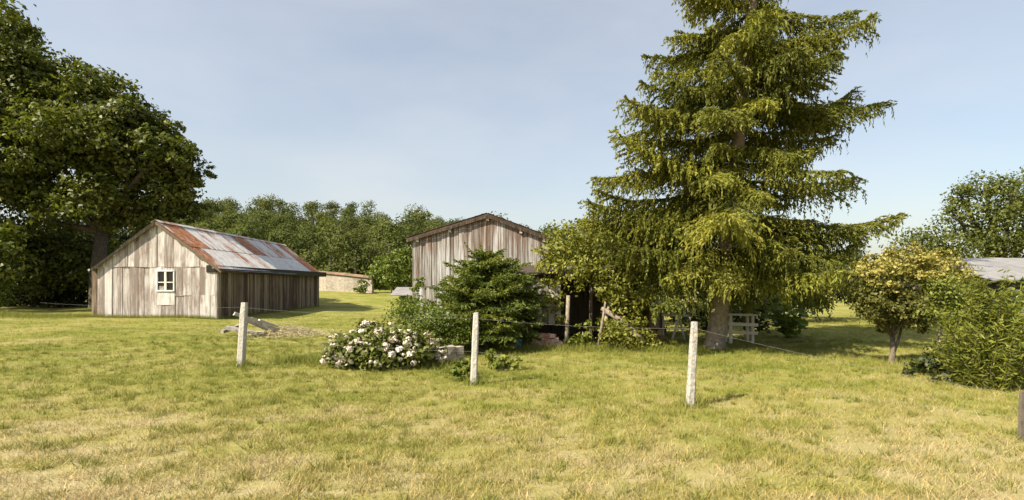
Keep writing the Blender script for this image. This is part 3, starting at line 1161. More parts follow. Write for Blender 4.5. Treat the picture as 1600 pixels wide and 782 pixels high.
# --- hutch left of the middle barn
def hutch():
    Y = 23.5
    c = at(633, 470, Y)
    x0, x1 = at(624, 0, Y)[0], at(648, 0, Y)[0]
    t = thing("animal_hutch", "small dark hutch with grey sheet roof left of the middle barn", "hutch", (c[0], Y, 0))
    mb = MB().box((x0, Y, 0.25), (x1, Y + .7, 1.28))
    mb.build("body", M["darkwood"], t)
    for x in (x0 + .04, x1 - .04):
        for y in (Y + .04, Y + .66):
            MB().box((x - .03, y - .03, -.05), (x + .03, y + .03, .247)).build("leg", M["darkwood"], t)
    MB().box((x0 + .12, Y - .03, .45), (x1 - .12, Y - .004, 1.1)).build("door", M["sidewood"], t)
    mb = MB()
    mb.beam(((x0 + x1) / 2 - .1, Y - .45, 1.31), ((x0 + x1) / 2 - .1, Y + .95, 1.66), (x1 - x0) + .45, .04)
    mb.build("roof", M["greyroof"], t)


hutch()

# ------------------------------------------------------------------ big spruce
def conifer_cards(limbs, cl, cw, node, hang, secscale, seclim, dens=1.0, droop2=-0.25, tipup=0.0, fluff=0.0, reps=2, hp=0.62):
    """limbs: (base xyz, azimuth, length, a, b, c) with z = L*(a s + b s^2 + c s^3)"""
    A, Dd, Ls, br, Id = [], [], [], [], []
    for li, (base, az, L, a, bq, cq) in enumerate(limbs):
        n = max(4, int(L / node))
        s = np.linspace(0.10, 1.0, n) + R.uniform(-.01, .01, n)
        dx = np.array((math.cos(az), math.sin(az), 0))
        px = np.array((-dx[1], dx[0], 0))
        wob = 0.05 * L * np.sin(s * R.uniform(2, 5) + R.uniform(0, 6))
        P = base + dx * (L * s)[:, None] + px * (wob * s)[:, None]
        P[:, 2] += L * (a * s + bq * s ** 2 + cq * s ** 3)
        br.append(np.concatenate([[base], P]))
        tang = np.gradient(P, axis=0)
        tang = unit(tang)
        l2 = np.minimum(L * secscale * (1.05 - s) ** 0.55 * np.minimum(1, (s + .1) * 2.2) + 0.10, seclim)
        for side in ((-1, 1, -1, 1) if fluff > 0 else (-1, 1)):
            keep = R.random(n) < 0.92 * dens
            d2 = unit(px * side * R.uniform(.6, 1.0, n)[:, None] + tang * R.uniform(.5, .9, n)[:, None] + np.stack([0 * s, 0 * s, droop2 + R.normal(0, fluff, n)], 1))
            A.append(P[keep]); Dd.append(d2[keep]); Ls.append((l2 * R.uniform(.65, 1.15, n))[keep]); Id.append(np.full(int(keep.sum()), li))
        # leader tip
        A.append(P[-2:]); Dd.append(tang[-2:]); Ls.append(np.full(2, .18)); Id.append(np.full(2, li))
        A.append(P); Dd.append(tang); Ls.append(np.full(n, node)); Id.append(np.full(n, li))
    A = np.concatenate(A); Dd = np.concatenate(Dd); Ls = np.concatenate(Ls); Id = np.concatenate(Id)
    tone_l = R.normal(0, .2, len(limbs))
    ids_ = []
    m = np.maximum(1, (Ls / (cl * .62)).astype(int))
    idx = np.repeat(np.arange(len(A)), m)
    st = np.concatenate([np.arange(k) / k for k in m]) + R.uniform(0, .1, len(idx))
    t = st * Ls[idx]
    P = A[idx] + Dd[idx] * t[:, None]
    P[:, 2] += (-0.35 * st ** 2 + tipup * st ** 2) * Ls[idx]
    D = unit(Dd[idx] + np.array((0, 0, 1)) * (-.5 * st + tipup * st)[:, None])
    outC, outD = [], []
    for rep in range(reps):
        outC.append(P + R.normal(0, .012, P.shape))
        outD.append(unit(D + R.normal(0, .42, P.shape)))
        ids_.append(Id[idx])
    # hanging twigs
    if hang > 0:
        hl = np.where(R.random(len(P)) < hp, R.uniform(.05, 1.0, len(P)) ** 1.5 * hang, 0)
        k = (hl / (cl * .6)).astype(int)
        j = np.repeat(np.arange(len(P)), k)
        q = np.concatenate([np.arange(x) for x in k]) if len(j) else np.zeros(0)
        Ph = P[j] + np.stack([R.normal(0, .012, len(j)), R.normal(0, .012, len(j)), -(q + .5) * cl * .6], 1)
        sw = R.normal(0, .14, (len(P), 2))[j]
        Ph[:, :2] += sw * ((q + .5) * cl * .6)[:, None]
        outC.append(Ph)
        outD.append(unit(np.array((0, 0, -1.0)) + R.normal(0, .35, Ph.shape)))
        ids_.append(Id[idx][j])
    C = np.concatenate(outC); D = np.concatenate(outD)
    N = unit(np.cross(D, R.normal(size=D.shape)))
    L = cl * R.uniform(.7, 1.3, len(C))
    V = cards(C, D, N, L, cw * R.uniform(.7, 1.3, len(C)), 0.1)
    rn_ = np.clip(R.normal(.48, .2, len(C)) + tone_l[np.concatenate(ids_)], 0, 1)
    return V, rn_, br


def big_spruce():
    global R
    keepR, R = R, np.random.default_rng(SPRUCE_SEED)
    Yb = 14.4
    base = np.array((at(1116, 545, Yb)[0], Yb, 0.0))
    lean = np.array((1.35, 0.25)) / 10.0

    def axis(z):
        return np.array((base[0] + lean[0] * z * (1 - .012 * z), base[1] + lean[1] * z, z))
    t = thing("spruce_tree", "tall spruce with drooping sunlit branches and pale trunk on the lawn", "tree", base)
    zs = [-.25, 0.0, .25, .7, 1.5, 3, 5, 8, 11, 15, 20.2]
    rs = [.36, .32, .275, .25, .235, .215, .19, .15, .12, .07, .015]
    MB().tube([axis(z) for z in zs], rs, 12, 0.05).build("trunk", M["sprucebark"], t, True)

    def lm(z):
        return 4.7 - .23 * (z - 2.2)
    limbs, up = [], []
    z = 2.25
    while z < 19.6:
        k = 5
        off = R.uniform(0, 6.28)
        for i in range(k):
            if z < 10 and R.random() < .16:
                continue
            az = off + i * 6.283 / k + R.uniform(-.35, .35)
            zz = z + R.uniform(-.2, .2)
            L = lm(zz) * (R.uniform(.66, .98) if R.random() < .65 else R.uniform(.35, .6))
            if 4.5 < zz < 6.3 and math.cos(az) > .6:
                L = min(L, 2.0)
            if z < 2.6:
                L *= 0.85
            a = R.uniform(-.12, .10) if zz < 6 else R.uniform(0, .22)
            (limbs if zz < 10.6 else up).append((axis(zz), az, L, a, -0.52 + R.uniform(-.12, .12), 0.36 + R.uniform(-.08, .12)))
        z += .56 if z < 10 else .55
    # the long limbs that make the outline: photograph row, side, reach in pixels
    for zz, az, L in ((2.35, -1.25, 2.3), (2.5, -1.9, 2.4), (2.8, -2.5, 2.8), (3.1, -.8, 2.6), (2.4, -2.9, 2.6), (3.4, -1.5, 2.2), (4.6, -1.7, 2.4), (5.6, -1.35, 2.2), (6.9, -1.8, 2.3), (8.1, -1.4, 2.0), (9.2, -1.7, 2.0), (7.4, -1.1, 2.2), (5.1, -2.2, 2.6), (8.7, -2.2, 2.2)):
        limbs.append((axis(zz), az, L, .02, -.62, .30))
    for py, side, reach in ((22, -1, 118), (60, -1, 110), (130, -1, 155), (150, -1, 135), (186, -1, 195), (215, -1, 170), (255, -1, 225), (275, -1, 195),
                            (318, -1, 245), (345, -1, 235), (400, -1, 205),
                            (35, 1, 150), (75, 1, 135), (110, 1, 120), (172, 1, 205), (182, 1, 190), (225, 1, 150), (292, 1, 212), (350, 1, 200), (385, 1, 180), (420, 1, 170)):
        zz = CAM_H + (445 - py) / F * 14.6
        L = reach / F * 14.6
        az = (math.pi if side < 0 else 0) + R.uniform(-.45, .25) * (1 if side > 0 else -1)
        L = min(L / max(.92, abs(math.cos(az))), 4.15)
        up_a = 0.10 if side > 0 else 0.06
        limbs.append((axis(zz + R.uniform(-.1, .3)), az, L, up_a + R.uniform(-.08, .08), -.42 + R.uniform(-.1, .1), .36 + R.uniform(-.1, .1)))
    V1, n1, br1 = conifer_cards(limbs, 0.125, 0.037, 0.10, 0.46, 0.36, 1.15, 0.95, droop2=-.16, fluff=.24, reps=3, hp=.40)
    V2, n2, br2 = conifer_cards(up, 0.24, 0.09, 0.16, 0.4, 0.26, 0.7, 0.9, fluff=.3)
    V = np.concatenate([V1, V2])
    print("spruce cards", len(n1), len(n2))
    # each limb has its own tone, so light and dark sprays alternate
    link("crown", poly_mesh("crown", V, 4, np.concatenate([n1, n2]), M["spruce"]), None, t)
    top = MB()
    for i, q in enumerate(br1 + br2):
        L = np.linalg.norm(q[-1] - q[0])
        ids = np.linspace(0, len(q) - 1, 6).astype(int)
        if i < len(br1):
            MB().tube(q[ids], np.linspace(.012 + .009 * L, .005, 6), 5).build("branch", M["twig"], t)
        else:
            top.tube(q[ids], np.linspace(.012 + .009 * L, .005, 6), 5)
    top.build("top_branches", M["twig"], t)["kind"] = "stuff"
    R = keepR


big_spruce()

# ------------------------------------------------------------------ young conifer in front of the middle barn
def young_conifer():
    Yb = 14.2
    base = np.array((at(762, 0, Yb)[0], Yb + .3, 0.0))
    t = thing("young_conifer", "bushy dark green conifer in front of the middle barn's gable", "tree", base)
    MB().tube([base + (0, 0, -.1), base + (0, 0, 1.2), base + (.02, 0, 2.9)], [.09, .06, .015], 8).build("trunk", M["bark"], t)
    limbs = []
    for i in range(250):
        z = 0.15 + 2.75 * R.random() ** 1.05
        prof = 1.72 * (1 - (max(0, z - .9) / 2.25) ** 1.7) if z > .9 else 1.5 + .28 * (z / .9)
        L = max(.25, prof * R.uniform(.72, 1.03))
        az = R.uniform(0, 6.283)
        limbs.append((base + (0, 0, z * .93), az, L, R.uniform(.05, .65), -.2, .05))
    for i in range(9):
        limbs.append((base + (R.uniform(-.2, .2), 0, 2.35), R.uniform(0, 6.28), R.uniform(.25, .5), R.uniform(.9, 1.5), 0, 0))
    V, n, br = conifer_cards(limbs, 0.105, 0.032, 0.10, 0.10, 0.36, 0.55, 1.0, 0.02, 0.25, fluff=.2, hp=.2, reps=2)
    print("young", len(n))
    link("crown", poly_mesh("crown", V, 4, n, M["youngfir"]), None, t)
    mb = MB()
    for q in br:
        ids = np.linspace(0, len(q) - 1, 4).astype(int)
        mb.tube(q[ids], [.016, .012, .008, .004], 4)
    mb.build("branches", M["bark"], t)["kind"] = "stuff"


young_conifer()

# ------------------------------------------------------------------ open shed with climber right of the middle barn
def open_shed():
    X0, X1, Y0, Y1 = 0.35, 4.1, 15.2, 18.2
    t = thing("open_shed", "dark open-fronted lean-to shed hung with climber beside the conifer", "shed", (2.2, 16.7, 0))
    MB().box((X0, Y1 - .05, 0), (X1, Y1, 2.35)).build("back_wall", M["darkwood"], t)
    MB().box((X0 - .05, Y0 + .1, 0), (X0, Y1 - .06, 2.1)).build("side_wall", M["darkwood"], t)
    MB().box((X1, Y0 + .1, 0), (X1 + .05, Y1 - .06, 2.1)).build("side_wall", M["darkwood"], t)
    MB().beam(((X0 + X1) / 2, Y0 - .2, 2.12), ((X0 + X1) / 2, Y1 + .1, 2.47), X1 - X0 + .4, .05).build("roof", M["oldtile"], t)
    x = X0
    while x < 1.45:
        w = random.uniform(.16, .24)
        MB().box((x + .006, Y0 + random.uniform(-.01, .01), random.uniform(.55, .75)), (x + w - .006, Y0 + .03, 2.05)).build("plank", M["plank"], t)
        x += w
    for x in (2.35, 3.4):
        MB().tube([(x, Y0, -.1), (x, Y0, 2.1)], .06, 7).build("post", M["darkwood"], t)
    MB().beam((X0, Y0 - .05, 2.04), (X1, Y0 - .05, 2.04), .1, .12).build("beam", M["darkwood"], t)
    # pale prop at the front
    p0, p1 = at(885, 546, 14.4), at(888, 462, 14.4)
    o = MB().tube([p0 - (0, 0, .15), (p0 + p1) / 2, p1], [.065, .06, .055], 8, .05).build("prop_post", M["palewood"], None, True)
    tag(o, "upright pale wooden post at the shed's dark opening", "post")
    p0, p1 = at(933, 549, 13.9), at(946, 472, 13.9)
    o = MB().tube([p0 - (0, 0, .1), (p0 + p1) / 2 + (.01, 0, 0), p1], [.036, .034, .028], 7, .05).build("leaning_pole", M["palewood"], None, True)
    tag(o, "thin pale pole leaning under the climber", "pole")
    vl = plobes([(880, 388, 32, 15.2), (910, 372, 36, 15.4), (950, 385, 40, 15.2), (900, 425, 28, 14.8), (958, 430, 34, 14.9), (1000, 400, 40, 15.4),
                 (985, 455, 28, 14.9), (862, 425, 24, 15), (935, 352, 24, 15.6), (975, 360, 30, 15.8), (925, 415, 28, 14.7), (1015, 445, 26, 15.2), (868, 470, 16, 14.9),
                 (850, 400, 20, 15.2), (965, 470, 18, 14.6), (985, 490, 18, 14.6), (945, 452, 18, 14.6), (1003, 468, 18, 14.7), (955, 500, 16, 14.6), (870, 500, 10, 14.7)])
    leafy("climber", "yellow-green leafy climber sprawling over the open shed", "climber", vl, 0.105, 85, M["vine"], (2.6, 15, 0),
          [([(2.9, 14.7, -.1), (2.7, 14.7, .8), (3.0, 15, 1.9), (2.2, 15.1, 2.6)], [.07, .06, .05, .03]),
           ([(2.9, 14.8, .9), (3.6, 15, 1.8), (4.0, 15.2, 2.4)], [.05, .04, .02])], M["palewood"], crown="foliage", stemname="stem", clus=.2, up=.35)
    a, b_ = at(940, 482, 14.6), at(992, 520, 14.2)
    o = MB().tube([a, (a + b_) / 2 + (0, 0, .06), b_, b_ + (.25, -.1, -.3)], [.06, .08, .095, .09], 8, .08).build("leaning_log", M["palewood"], None, True)
    tag(o, "crooked pale log leaning down towards the low shrub by the shed", "log")
    # low plants at the shed's foot
    leafy("shrub", "small yellow-green plant between the pale post and the leaning pole", "plant",
          plobes([(903, 535, 13, 14), (918, 528, 12, 14.1), (912, 508, 9, 14.2)]), .10, 170, M["lime"], (1.9, 14.1, 0),
          [([(1.93, 14.1, -.05), (1.95, 14.1, .5)], [.02, .01])], M["palewood"], crown="foliage", stemname="stem", clus=.1)
    leafy("shrub", "low green shrub right of the leaning pole, below the climber", "shrub",
          plobes([(962, 530, 20, 13.9), (990, 528, 22, 14.1), (1020, 536, 13, 14.2), (975, 508, 18, 14.4), (1000, 508, 14, 14.4), (1045, 538, 10, 14.1), (952, 512, 16, 14.2), (972, 490, 15, 14.5)]), .09, 170, M["vine"], (3.2, 14.1, 0),
          [([(3.2, 14.1, -.05), (3.2, 14.1, .4)], [.03, .015])], M["palewood"], crown="foliage", stemname="stem", clus=.12)


open_shed()


def brick_pile():
    t = thing("brick_pile", "heap of pinkish bricks on the grass right of the conifer", "bricks", (0.85, 14.6, 0))
    me = None
    x0, x1 = at(822, 0, 14.6)[0], at(882, 0, 14.6)[0]
    for lv in range(4):
        for i in range(6 - lv):
            for j in range(3 - (lv > 1)):
                x = x0 + (x1 - x0) * (i + .5 + lv * .5) / 6 + random.uniform(-.03, .03)
                o_name = "brick"
                if me is None:
                    mb = MB().box((-.11, -.055, -.035), (.11, .055, .035))
                    o = mb.build(o_name, M["brick"], t)
                    me = o.data
                else:
                    o = link(o_name, me, None, t)
                o.matrix_parent_inverse = Matrix.Identity(4)
                o.location = (x - .85, -.25 + j * .17 + random.uniform(-.04, .04), .04 + lv * .105)
                o.rotation_euler = (random.uniform(-.3, .3), random.uniform(-.35, .35), random.uniform(-1, 1))
                o.scale = (1.0, 1.25, 1.5)
    p = at(809, 537, 14.3)
    b = thing("bucket", "small blue bucket under the conifer's right side", "bucket", (p[0], 14.3, 0))
    n = 16
    mb = MB()
    vs = []
    for z, r in ((0.0, .10), (.27, .135), (.27, .125), (.02, .09)):
        for k in range(n):
            vs.append((p[0] + r * math.cos(6.283 * k / n), 14.3 + r * math.sin(6.283 * k / n), z + .03))
    fs = [(i * n + k, i * n + (k + 1) % n, (i + 1) * n + (k + 1) % n, (i + 1) * n + k) for i in range(3) for k in range(n)]
    fs += [tuple(range(n - 1, -1, -1)), tuple(range(3 * n, 4 * n))]
    mb.add(vs, fs)
    mb.build("body", M["blue"], b)
    MB().tube([(p[0] + .135 * math.cos(a), 14.3 - .09 * math.sin(a), .295 + .06 * math.sin(a)) for a in np.linspace(0, math.pi, 9)], .005, 5).build("handle", M["wire"], b)


brick_pile()

# ------------------------------------------------------------------ hydrangea and its neighbours
def hydrangea():
    Y = 11.4
    base = np.array((at(598, 0, Y)[0], Y + .1, 0.0))
    lob = plobes([(545, 545, 32, 11.2), (575, 537, 32, 11.3), (615, 540, 33, 11.3), (650, 545, 30, 11.2), (600, 555, 30, 10.9), (560, 555, 26, 10.95),
                  (640, 555, 24, 10.95), (530, 555, 20, 11.1), (580, 524, 20, 11.7), (632, 530, 17, 11.7), (664, 548, 18, 11.4), (517, 560, 11, 11), (524, 541, 10, 11.2), (678, 541, 10, 11.3), (688, 556, 8, 11.2), (598, 572, 10, 10.7), (540, 570, 9, 10.8)])
    t = leafy("hydrangea", "wide hydrangea bush full of pale pink-white flower heads", "bush", lob, .10, 170, M["hydrangea"], base,
              [([base + (dx, 0, -.05), base + (dx * 1.5, 0, .5)], [.018, .01]) for dx in (-.6, -.3, 0, .3, .6)], M["palewood"], crown="foliage", stemname="stem", clus=.11, up=.6, ratio=.7)
    # flower heads: bumpy domes of petals
    me_l = []
    for k in range(3):
        n = 60
        d = unit(R.normal(size=(n, 3)) + (0, 0, .45))
        C = d * R.uniform(.8, 1.05, n)[:, None] * np.array((.085, .085, .06))
        Nn = unit(d + R.normal(0, .3, d.shape))
        D = np.cross(Nn, R.normal(size=d.shape))
        V = cards(C, D, Nn, .055, .05, .1)
        me_l.append(poly_mesh("flower_head", V, 4, R.random(n), M["petal"]))
    cnt = 0
    tries = 0
    placed = []
    while cnt < 150 and tries < 4000:
        tries += 1
        c, r = lob[random.randrange(len(lob))]
        d = unit(R.normal(size=3) + np.array((0, -.55, .35)))
        p = c + d * r * 1.02
        if p[2] < .12 or any(np.linalg.norm(p - c2) < r2 * .86 for c2, r2 in lob):
            continue
        if any(np.linalg.norm(p - q) < .075 for q in placed):
            continue
        placed.append(p)
        o = link("flower_head", me_l[cnt % 3], None, t)
        o.matrix_parent_inverse = Matrix.Identity(4)
        o.location = p - base
        o.rotation_euler = (d[1] * -.8, d[0] * .8, random.uniform(0, 6))
        s = random.choice((.45, .6, .75, .9, 1.05)) * random.uniform(.85, 1.15)
        o.scale = (s, s * random.uniform(.8, 1.2), s * random.uniform(.6, 1.0))
        cnt += 1


hydrangea()
leafy("shrub", "rounded mid-green shrub between the hydrangea and the conifer", "shrub",
      plobes([(625, 492, 22, 13.6), (650, 500, 28, 13.3), (685, 508, 30, 13.2), (715, 515, 24, 13.2), (660, 525, 28, 12.9), (700, 530, 22, 12.9), (635, 478, 14, 14.5), (675, 490, 16, 13.8)]),
      .07, 200, M["shrub"], (-2.1, 13.4, 0), [([(-2.1, 13.4, -.05), (-2.1, 13.4, .6)], [.03, .02])], M["bark"], crown="foliage", stemname="stem", clus=.14)
leafy("shrub", "green bush at the foot of the middle barn's left corner", "shrub",
      plobes([(655, 452, 12, 20.5), (662, 475, 16, 19.5), (640, 480, 16, 18.5), (655, 440, 8, 20.8)]), .12, 60, M["shrub"], (-3.6, 19.8, 0),
      [([(-3.6, 19.8, -.05), (-3.6, 19.8, 1.0)], [.03, .02])], M["bark"], crown="foliage", stemname="stem", clus=.18)


def low_stones():
    a, b = at(672, 0, 11.9), at(722, 0, 12.3)
    t = thing("low_wall", "short low stretch of grey stones right of the hydrangea", "wall", ((a[0] + b[0]) / 2, 12.1, 0))
    for lv in range(2):
        for i in range(4):
            f0, f1 = (i + .03) / 4, (i + .97) / 4
            p, q = a + (b - a) * f0, a + (b - a) * f1
            h = .17
            z = .06 + lv * .185
            MB().beam((p[0], p[1] - .03 * lv, z), (q[0], q[1] - .03 * lv, z + .01), .22, h, jit=.022).build("stone", M["stone"], t)


low_stones()
leafy("shrub", "small leafy weed clump at the foot of the middle fence post", "plant",
      plobes([(722, 575, 13, 9.9), (735, 585, 12, 9.7), (718, 590, 10, 9.6)]), .09, 260, M["shrub"], (-.85, 9.8, 0),
      [([(-.85, 9.8, -.05), (-.85, 9.8, .25)], [.012, .006])], M["palewood"], crown="foliage", stemname="stem", clus=.08)
leafy("shrub", "low bright green leafy patch right of the middle fence post", "plant",
      plobes([(762, 562, 12, 11.2), (785, 562, 14, 11.2), (805, 566, 11, 11.1), (775, 572, 10, 10.9)]), .10, 220, M["lime"], (-.2, 11.1, 0),
      [([(-.2, 11.1, -.05), (-.2, 11.1, .2)], [.012, .006])], M["palewood"], crown="foliage", stemname="stem", clus=.08)

# ------------------------------------------------------------------ fence posts and wire
def fence():
    ends = []
    for (bx, by, tx, ty, Y, w, lab) in ((376, 576, 382, 473, 11.0, .135, "leftmost pale concrete fence post, in front of the fallen timbers"),
                                        (740, 600, 744, 489, 9.3, .115, "middle pale concrete fence post, in front of the bushy conifer"),
                                        (1078, 634, 1085, 503, 7.62, .105, "nearest pale concrete fence post, in front of the spruce trunk")):
        b_, t_ = at(bx, by, Y), at(tx, ty, Y)
        b_[2] = float(gz(b_[0], Y)) - .1
        d = t_ - b_
        mb = MB()
        n = 7
        vs = []
        for i in range(n):
            f = i / (n - 1)
            p = b_ + d * f
            ww = w * (1.06 - .12 * f) * (0.82 if i == n - 1 else 1)
            ch = ww * .16
            h = ww / 2
            for (u, v) in ((-h + ch, -h), (h - ch, -h), (h, -h + ch), (h, h - ch), (h - ch, h), (-h + ch, h), (-h, h - ch), (-h, -h + ch)):
                vs.append(p + (u + R.uniform(-.004, .004), v + R.uniform(-.004, .004), R.uniform(-.003, .003)))
        fs = [(i * 8 + k, i * 8 + (k + 1) % 8, i * 8 + 8 + (k + 1) % 8, i * 8 + 8 + k) for i in range(n - 1) for k in range(8)]
        fs += [tuple(range(7, -1, -1)), tuple(range((n - 1) * 8, n * 8))]
        mb.add(vs, fs)
        o = mb.build("fence_post", M["concrete"])
        tag(o, lab, "post", "concrete fence posts")
        ends.append((b_, d, w))
    # steel stake at the right edge
    p0, p1 = at(1594, 690, 5.9), at(1597, 612, 5.9)
    p0 = np.array((p0[0], 5.9, -.1))
    o = MB().beam(p0, p1, .035, .035).build("fence_stake", M["metal"])
    tag(o, "thin dark steel fence stake at the right edge of the picture", "stake")
    far = np.array((-14.0, 15.2, 0.1))
    for f, lab in ((.93, "upper wire strung along the fence posts"), (.50, "lower wire strung along the fence posts")):
        pts = []
        kn = [far + (0, 0, 1.25 * f)] + [e[0] + e[1] * f + (0, -e[2] / 2 - .006, 0) for e in ends] + [p0 + (p1 - p0) * (f if f > .6 else .55) + (0, -.02, 0)]
        for a, b in zip(kn[:-1], kn[1:]):
            for s in np.linspace(0, 1, 9)[:-1]:
                pts.append(a + (b - a) * s - np.array((0, 0, .05 * 4 * s * (1 - s))))
        pts.append(kn[-1])
        o = MB().tube(pts, .0009, 4).build("fence_wire", M["wire"])
        tag(o, lab, "wire", "fence wires")


fence()

# ------------------------------------------------------------------ fallen timbers by the left barn
def timbers():
    def tb(a, b, w, h, lab):
        p, q = at(*a), at(*b)
        for r_ in (p, q):
            r_[2] = max(r_[2], float(gz(r_[0], r_[1])) + h * .55)
        o = MB().beam(p, q, w, h, jit=.012).build("timber", M["plank"])
        tag(o, lab, "timber", "fallen timbers near the left barn")
    tb((366, 490, 17.3), (447, 521, 18.2), .26, .13, "highest of the fallen timbers, sloping down rightwards behind the left fence post")
    tb((347, 519, 17.6), (385, 506, 18.6), .14, .10, "short grey beam at the left end of the fallen timbers")
    tb((378, 498, 17.9), (425, 519, 18.6), .16, .09, "dark-edged plank lying just under the highest fallen timber")
    tb((375, 519, 17.2), (412, 520, 17.6), .16, .08, "low plank flat on the grass below the other fallen timbers")
    tb((405, 500, 18.4), (440, 512, 18.9), .22, .05, "pale board at the right end of the fallen timbers")
    tb((352, 512, 17.2), (402, 521, 17.5), .24, .12, "thick grey beam lowest at the front of the fallen timbers")
    tb((392, 497, 18.6), (452, 516, 19.2), .26, .06, "wide grey board at the back of the fallen timbers")
    n = 2600
    c = at(452, 512, 18.4)
    X = c[0] + R.normal(0, .55, n)
    Y = 18.4 + R.normal(0, .5, n)
    h = .32 * np.exp(-((X - c[0]) ** 2 + (Y - 18.4) ** 2) / .6)
    C = np.stack([X, Y, gz(X, Y) + h * R.random(n) + .03], 1)
    D = unit(R.normal(size=(n, 3)) * (1, 1, .35))
    V = cards(C, D, unit(R.normal(size=(n, 3))), R.uniform(.15, .4, n), .02, 0)
    o = link("straw_heap", poly_mesh("straw_heap", V, 4, R.random(n), M["drygrass"]), None)
    tag(o, "low heap of pale dry straw right of the fallen timbers", "straw", None, "stuff")


timbers()

# ------------------------------------------------------------------ things in the shade behind the spruce
def yard():
    # second thin trunk
    b = at(1033, 505, 19.0)
    b[2] = 0
    lob = plobes([(1030, 400, 36, 19.5), (1070, 410, 40, 20), (1000, 420, 30, 19.5), (1100, 420, 36, 20.5), (1050, 430, 26, 19.2), (1030, 370, 30, 20)])
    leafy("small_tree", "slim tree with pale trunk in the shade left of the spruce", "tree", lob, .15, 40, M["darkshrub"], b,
          limbs_to(b, b + (.05, 0, 1.5), lob, .13, .03), M["palewood"], clus=.25)
    # dark hedge behind
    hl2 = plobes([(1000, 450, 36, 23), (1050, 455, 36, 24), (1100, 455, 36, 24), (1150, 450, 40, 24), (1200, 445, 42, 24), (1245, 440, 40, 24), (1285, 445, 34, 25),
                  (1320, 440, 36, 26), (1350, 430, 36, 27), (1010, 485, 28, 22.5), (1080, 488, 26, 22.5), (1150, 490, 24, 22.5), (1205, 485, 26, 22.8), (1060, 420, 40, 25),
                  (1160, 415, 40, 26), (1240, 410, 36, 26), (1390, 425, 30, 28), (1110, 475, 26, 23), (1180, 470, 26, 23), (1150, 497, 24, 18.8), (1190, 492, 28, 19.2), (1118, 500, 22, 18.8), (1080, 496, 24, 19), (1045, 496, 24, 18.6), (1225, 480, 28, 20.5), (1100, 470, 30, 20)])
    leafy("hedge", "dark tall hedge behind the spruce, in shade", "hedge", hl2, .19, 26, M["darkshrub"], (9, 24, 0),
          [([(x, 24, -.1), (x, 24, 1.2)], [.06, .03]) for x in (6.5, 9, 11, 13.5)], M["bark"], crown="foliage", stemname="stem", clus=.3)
    # log heap
    c = at(1020, 0, 16.6)
    t = thing("log_pile", "small heap of tan cut logs in the shade left of the spruce", "logs", (c[0], 16.6, 0))
    k = 0
    for lv, cnt in ((0, 4), (1, 3), (2, 2)):
        for i in range(cnt):
            x = c[0] - .34 + (i + lv * .5) * .2 + random.uniform(-.02, .02)
            z = .10 + lv * .18
            MB().tube([(x - .02, 16.3, z), (x + random.uniform(-.05, .05), 16.6, z + .01), (x, 16.9, z)], random.uniform(.085, .105), 9, .05).build("log", M["log"], t, False)
    # trestle
    p = at(1060, 0, 16.8)
    t = thing("trestle", "white A-legged trestle in the shade left of the spruce trunk", "trestle", (p[0], 16.8, 0))
    MB().beam((p[0] - .55, 16.8, .80), (p[0] + .35, 16.8, .78), .09, .07).build("top_rail", M["paintwood"], t)
    for x in (-.05, ):
        for s in (-1, 1):
            MB().beam((p[0] + .02, 16.8 + .02 * s, .77), (p[0] + s * .22, 16.8 + .05 * s, 0), .05, .05).build("leg", M["paintwood"], t)
    for s in (-1, 1):
        MB().beam((p[0] - .48, 16.85, .77), (p[0] - .48 + s * .06, 16.85 + s * .22, 0), .05, .05).build("leg", M["paintwood"], t)
    # bench right of the trunk
    x0, x1 = at(1136, 0, 16.2)[0], at(1172, 0, 16.2)[0]
    t = thing("garden_table", "low pale timber table with rails just right of the spruce trunk", "table", ((x0 + x1) / 2, 16.2, 0))
    for yy in (15.95, 16.09, 16.23, 16.37):
        MB().beam((x0 - .12, yy, .86 + random.uniform(-.006, .006)), (x1 + .10, yy, .85), .13, .045, jit=.006).build("top_plank", M["cream"], t)
    for z in (.56, .30):
        MB().beam((x0 - .08, 15.93, z + .02), (x1 + .12, 15.93, z - .02), .035, .10, jit=.006).build("rail", M["cream"], t)
    for x in (x0 + .02, x1 - .02):
        for yy in (15.99, 16.34):
            MB().beam((x, yy, -.03), (x, yy, .825), .085, .08, jit=.005).build("leg", M["cream"], t)
    # bird table
    p = at(1076, 472, 17.6)
    t = thing("bird_table", "cream roofed bird table on a pole behind the near fence post", "bird table", (p[0], 17.6, 0))
    MB().tube([(p[0] + .08, 17.6, -.1), (p[0] + .02, 17.6, p[2])], .035, 8).build("pole", M["palewood"], t)
    MB().box((p[0] - .28, 17.4, p[2]), (p[0] + .28, 17.8, p[2] + .04)).build("tray", M["log"], t)
    MB().box((p[0] - .18, 17.5, p[2] + .043), (p[0] + .18, 17.75, p[2] + .28)).build("house", M["cream"], t)
    mb = MB()
    for s in (-1, 1):
        mb.beam((p[0], 17.62, p[2] + .46), (p[0] + s * .31, 17.62, p[2] + .29), .46, .025)
    mb.build("roof", M["cream"], t)
    # large-leaved plant
    c = at(1230, 500, 17.2)
    base = np.array((c[0], 17.2, 0))
    t = thing("large_leaved_shrub", "bright green shrub with large leaves right of the spruce trunk", "shrub", base)
    V = cards(np.zeros((1, 3)), np.array([[0, 1.0, 0]]), np.array([[0, 0, 1.0]]), 1, .8, .15)
    vs = [(0, -.5, 0), (.28, -.35, .05), (.42, 0, .09), (.25, .3, .04), (0, .55, -.06), (-.25, .3, .04), (-.42, 0, .09), (-.28, -.35, .05), (0, 0, 0)]
    fs = [(0, 1, 8), (1, 2, 8), (2, 3, 8), (3, 4, 8), (4, 5, 8), (5, 6, 8), (6, 7, 8), (7, 0, 8)]
    mels = []
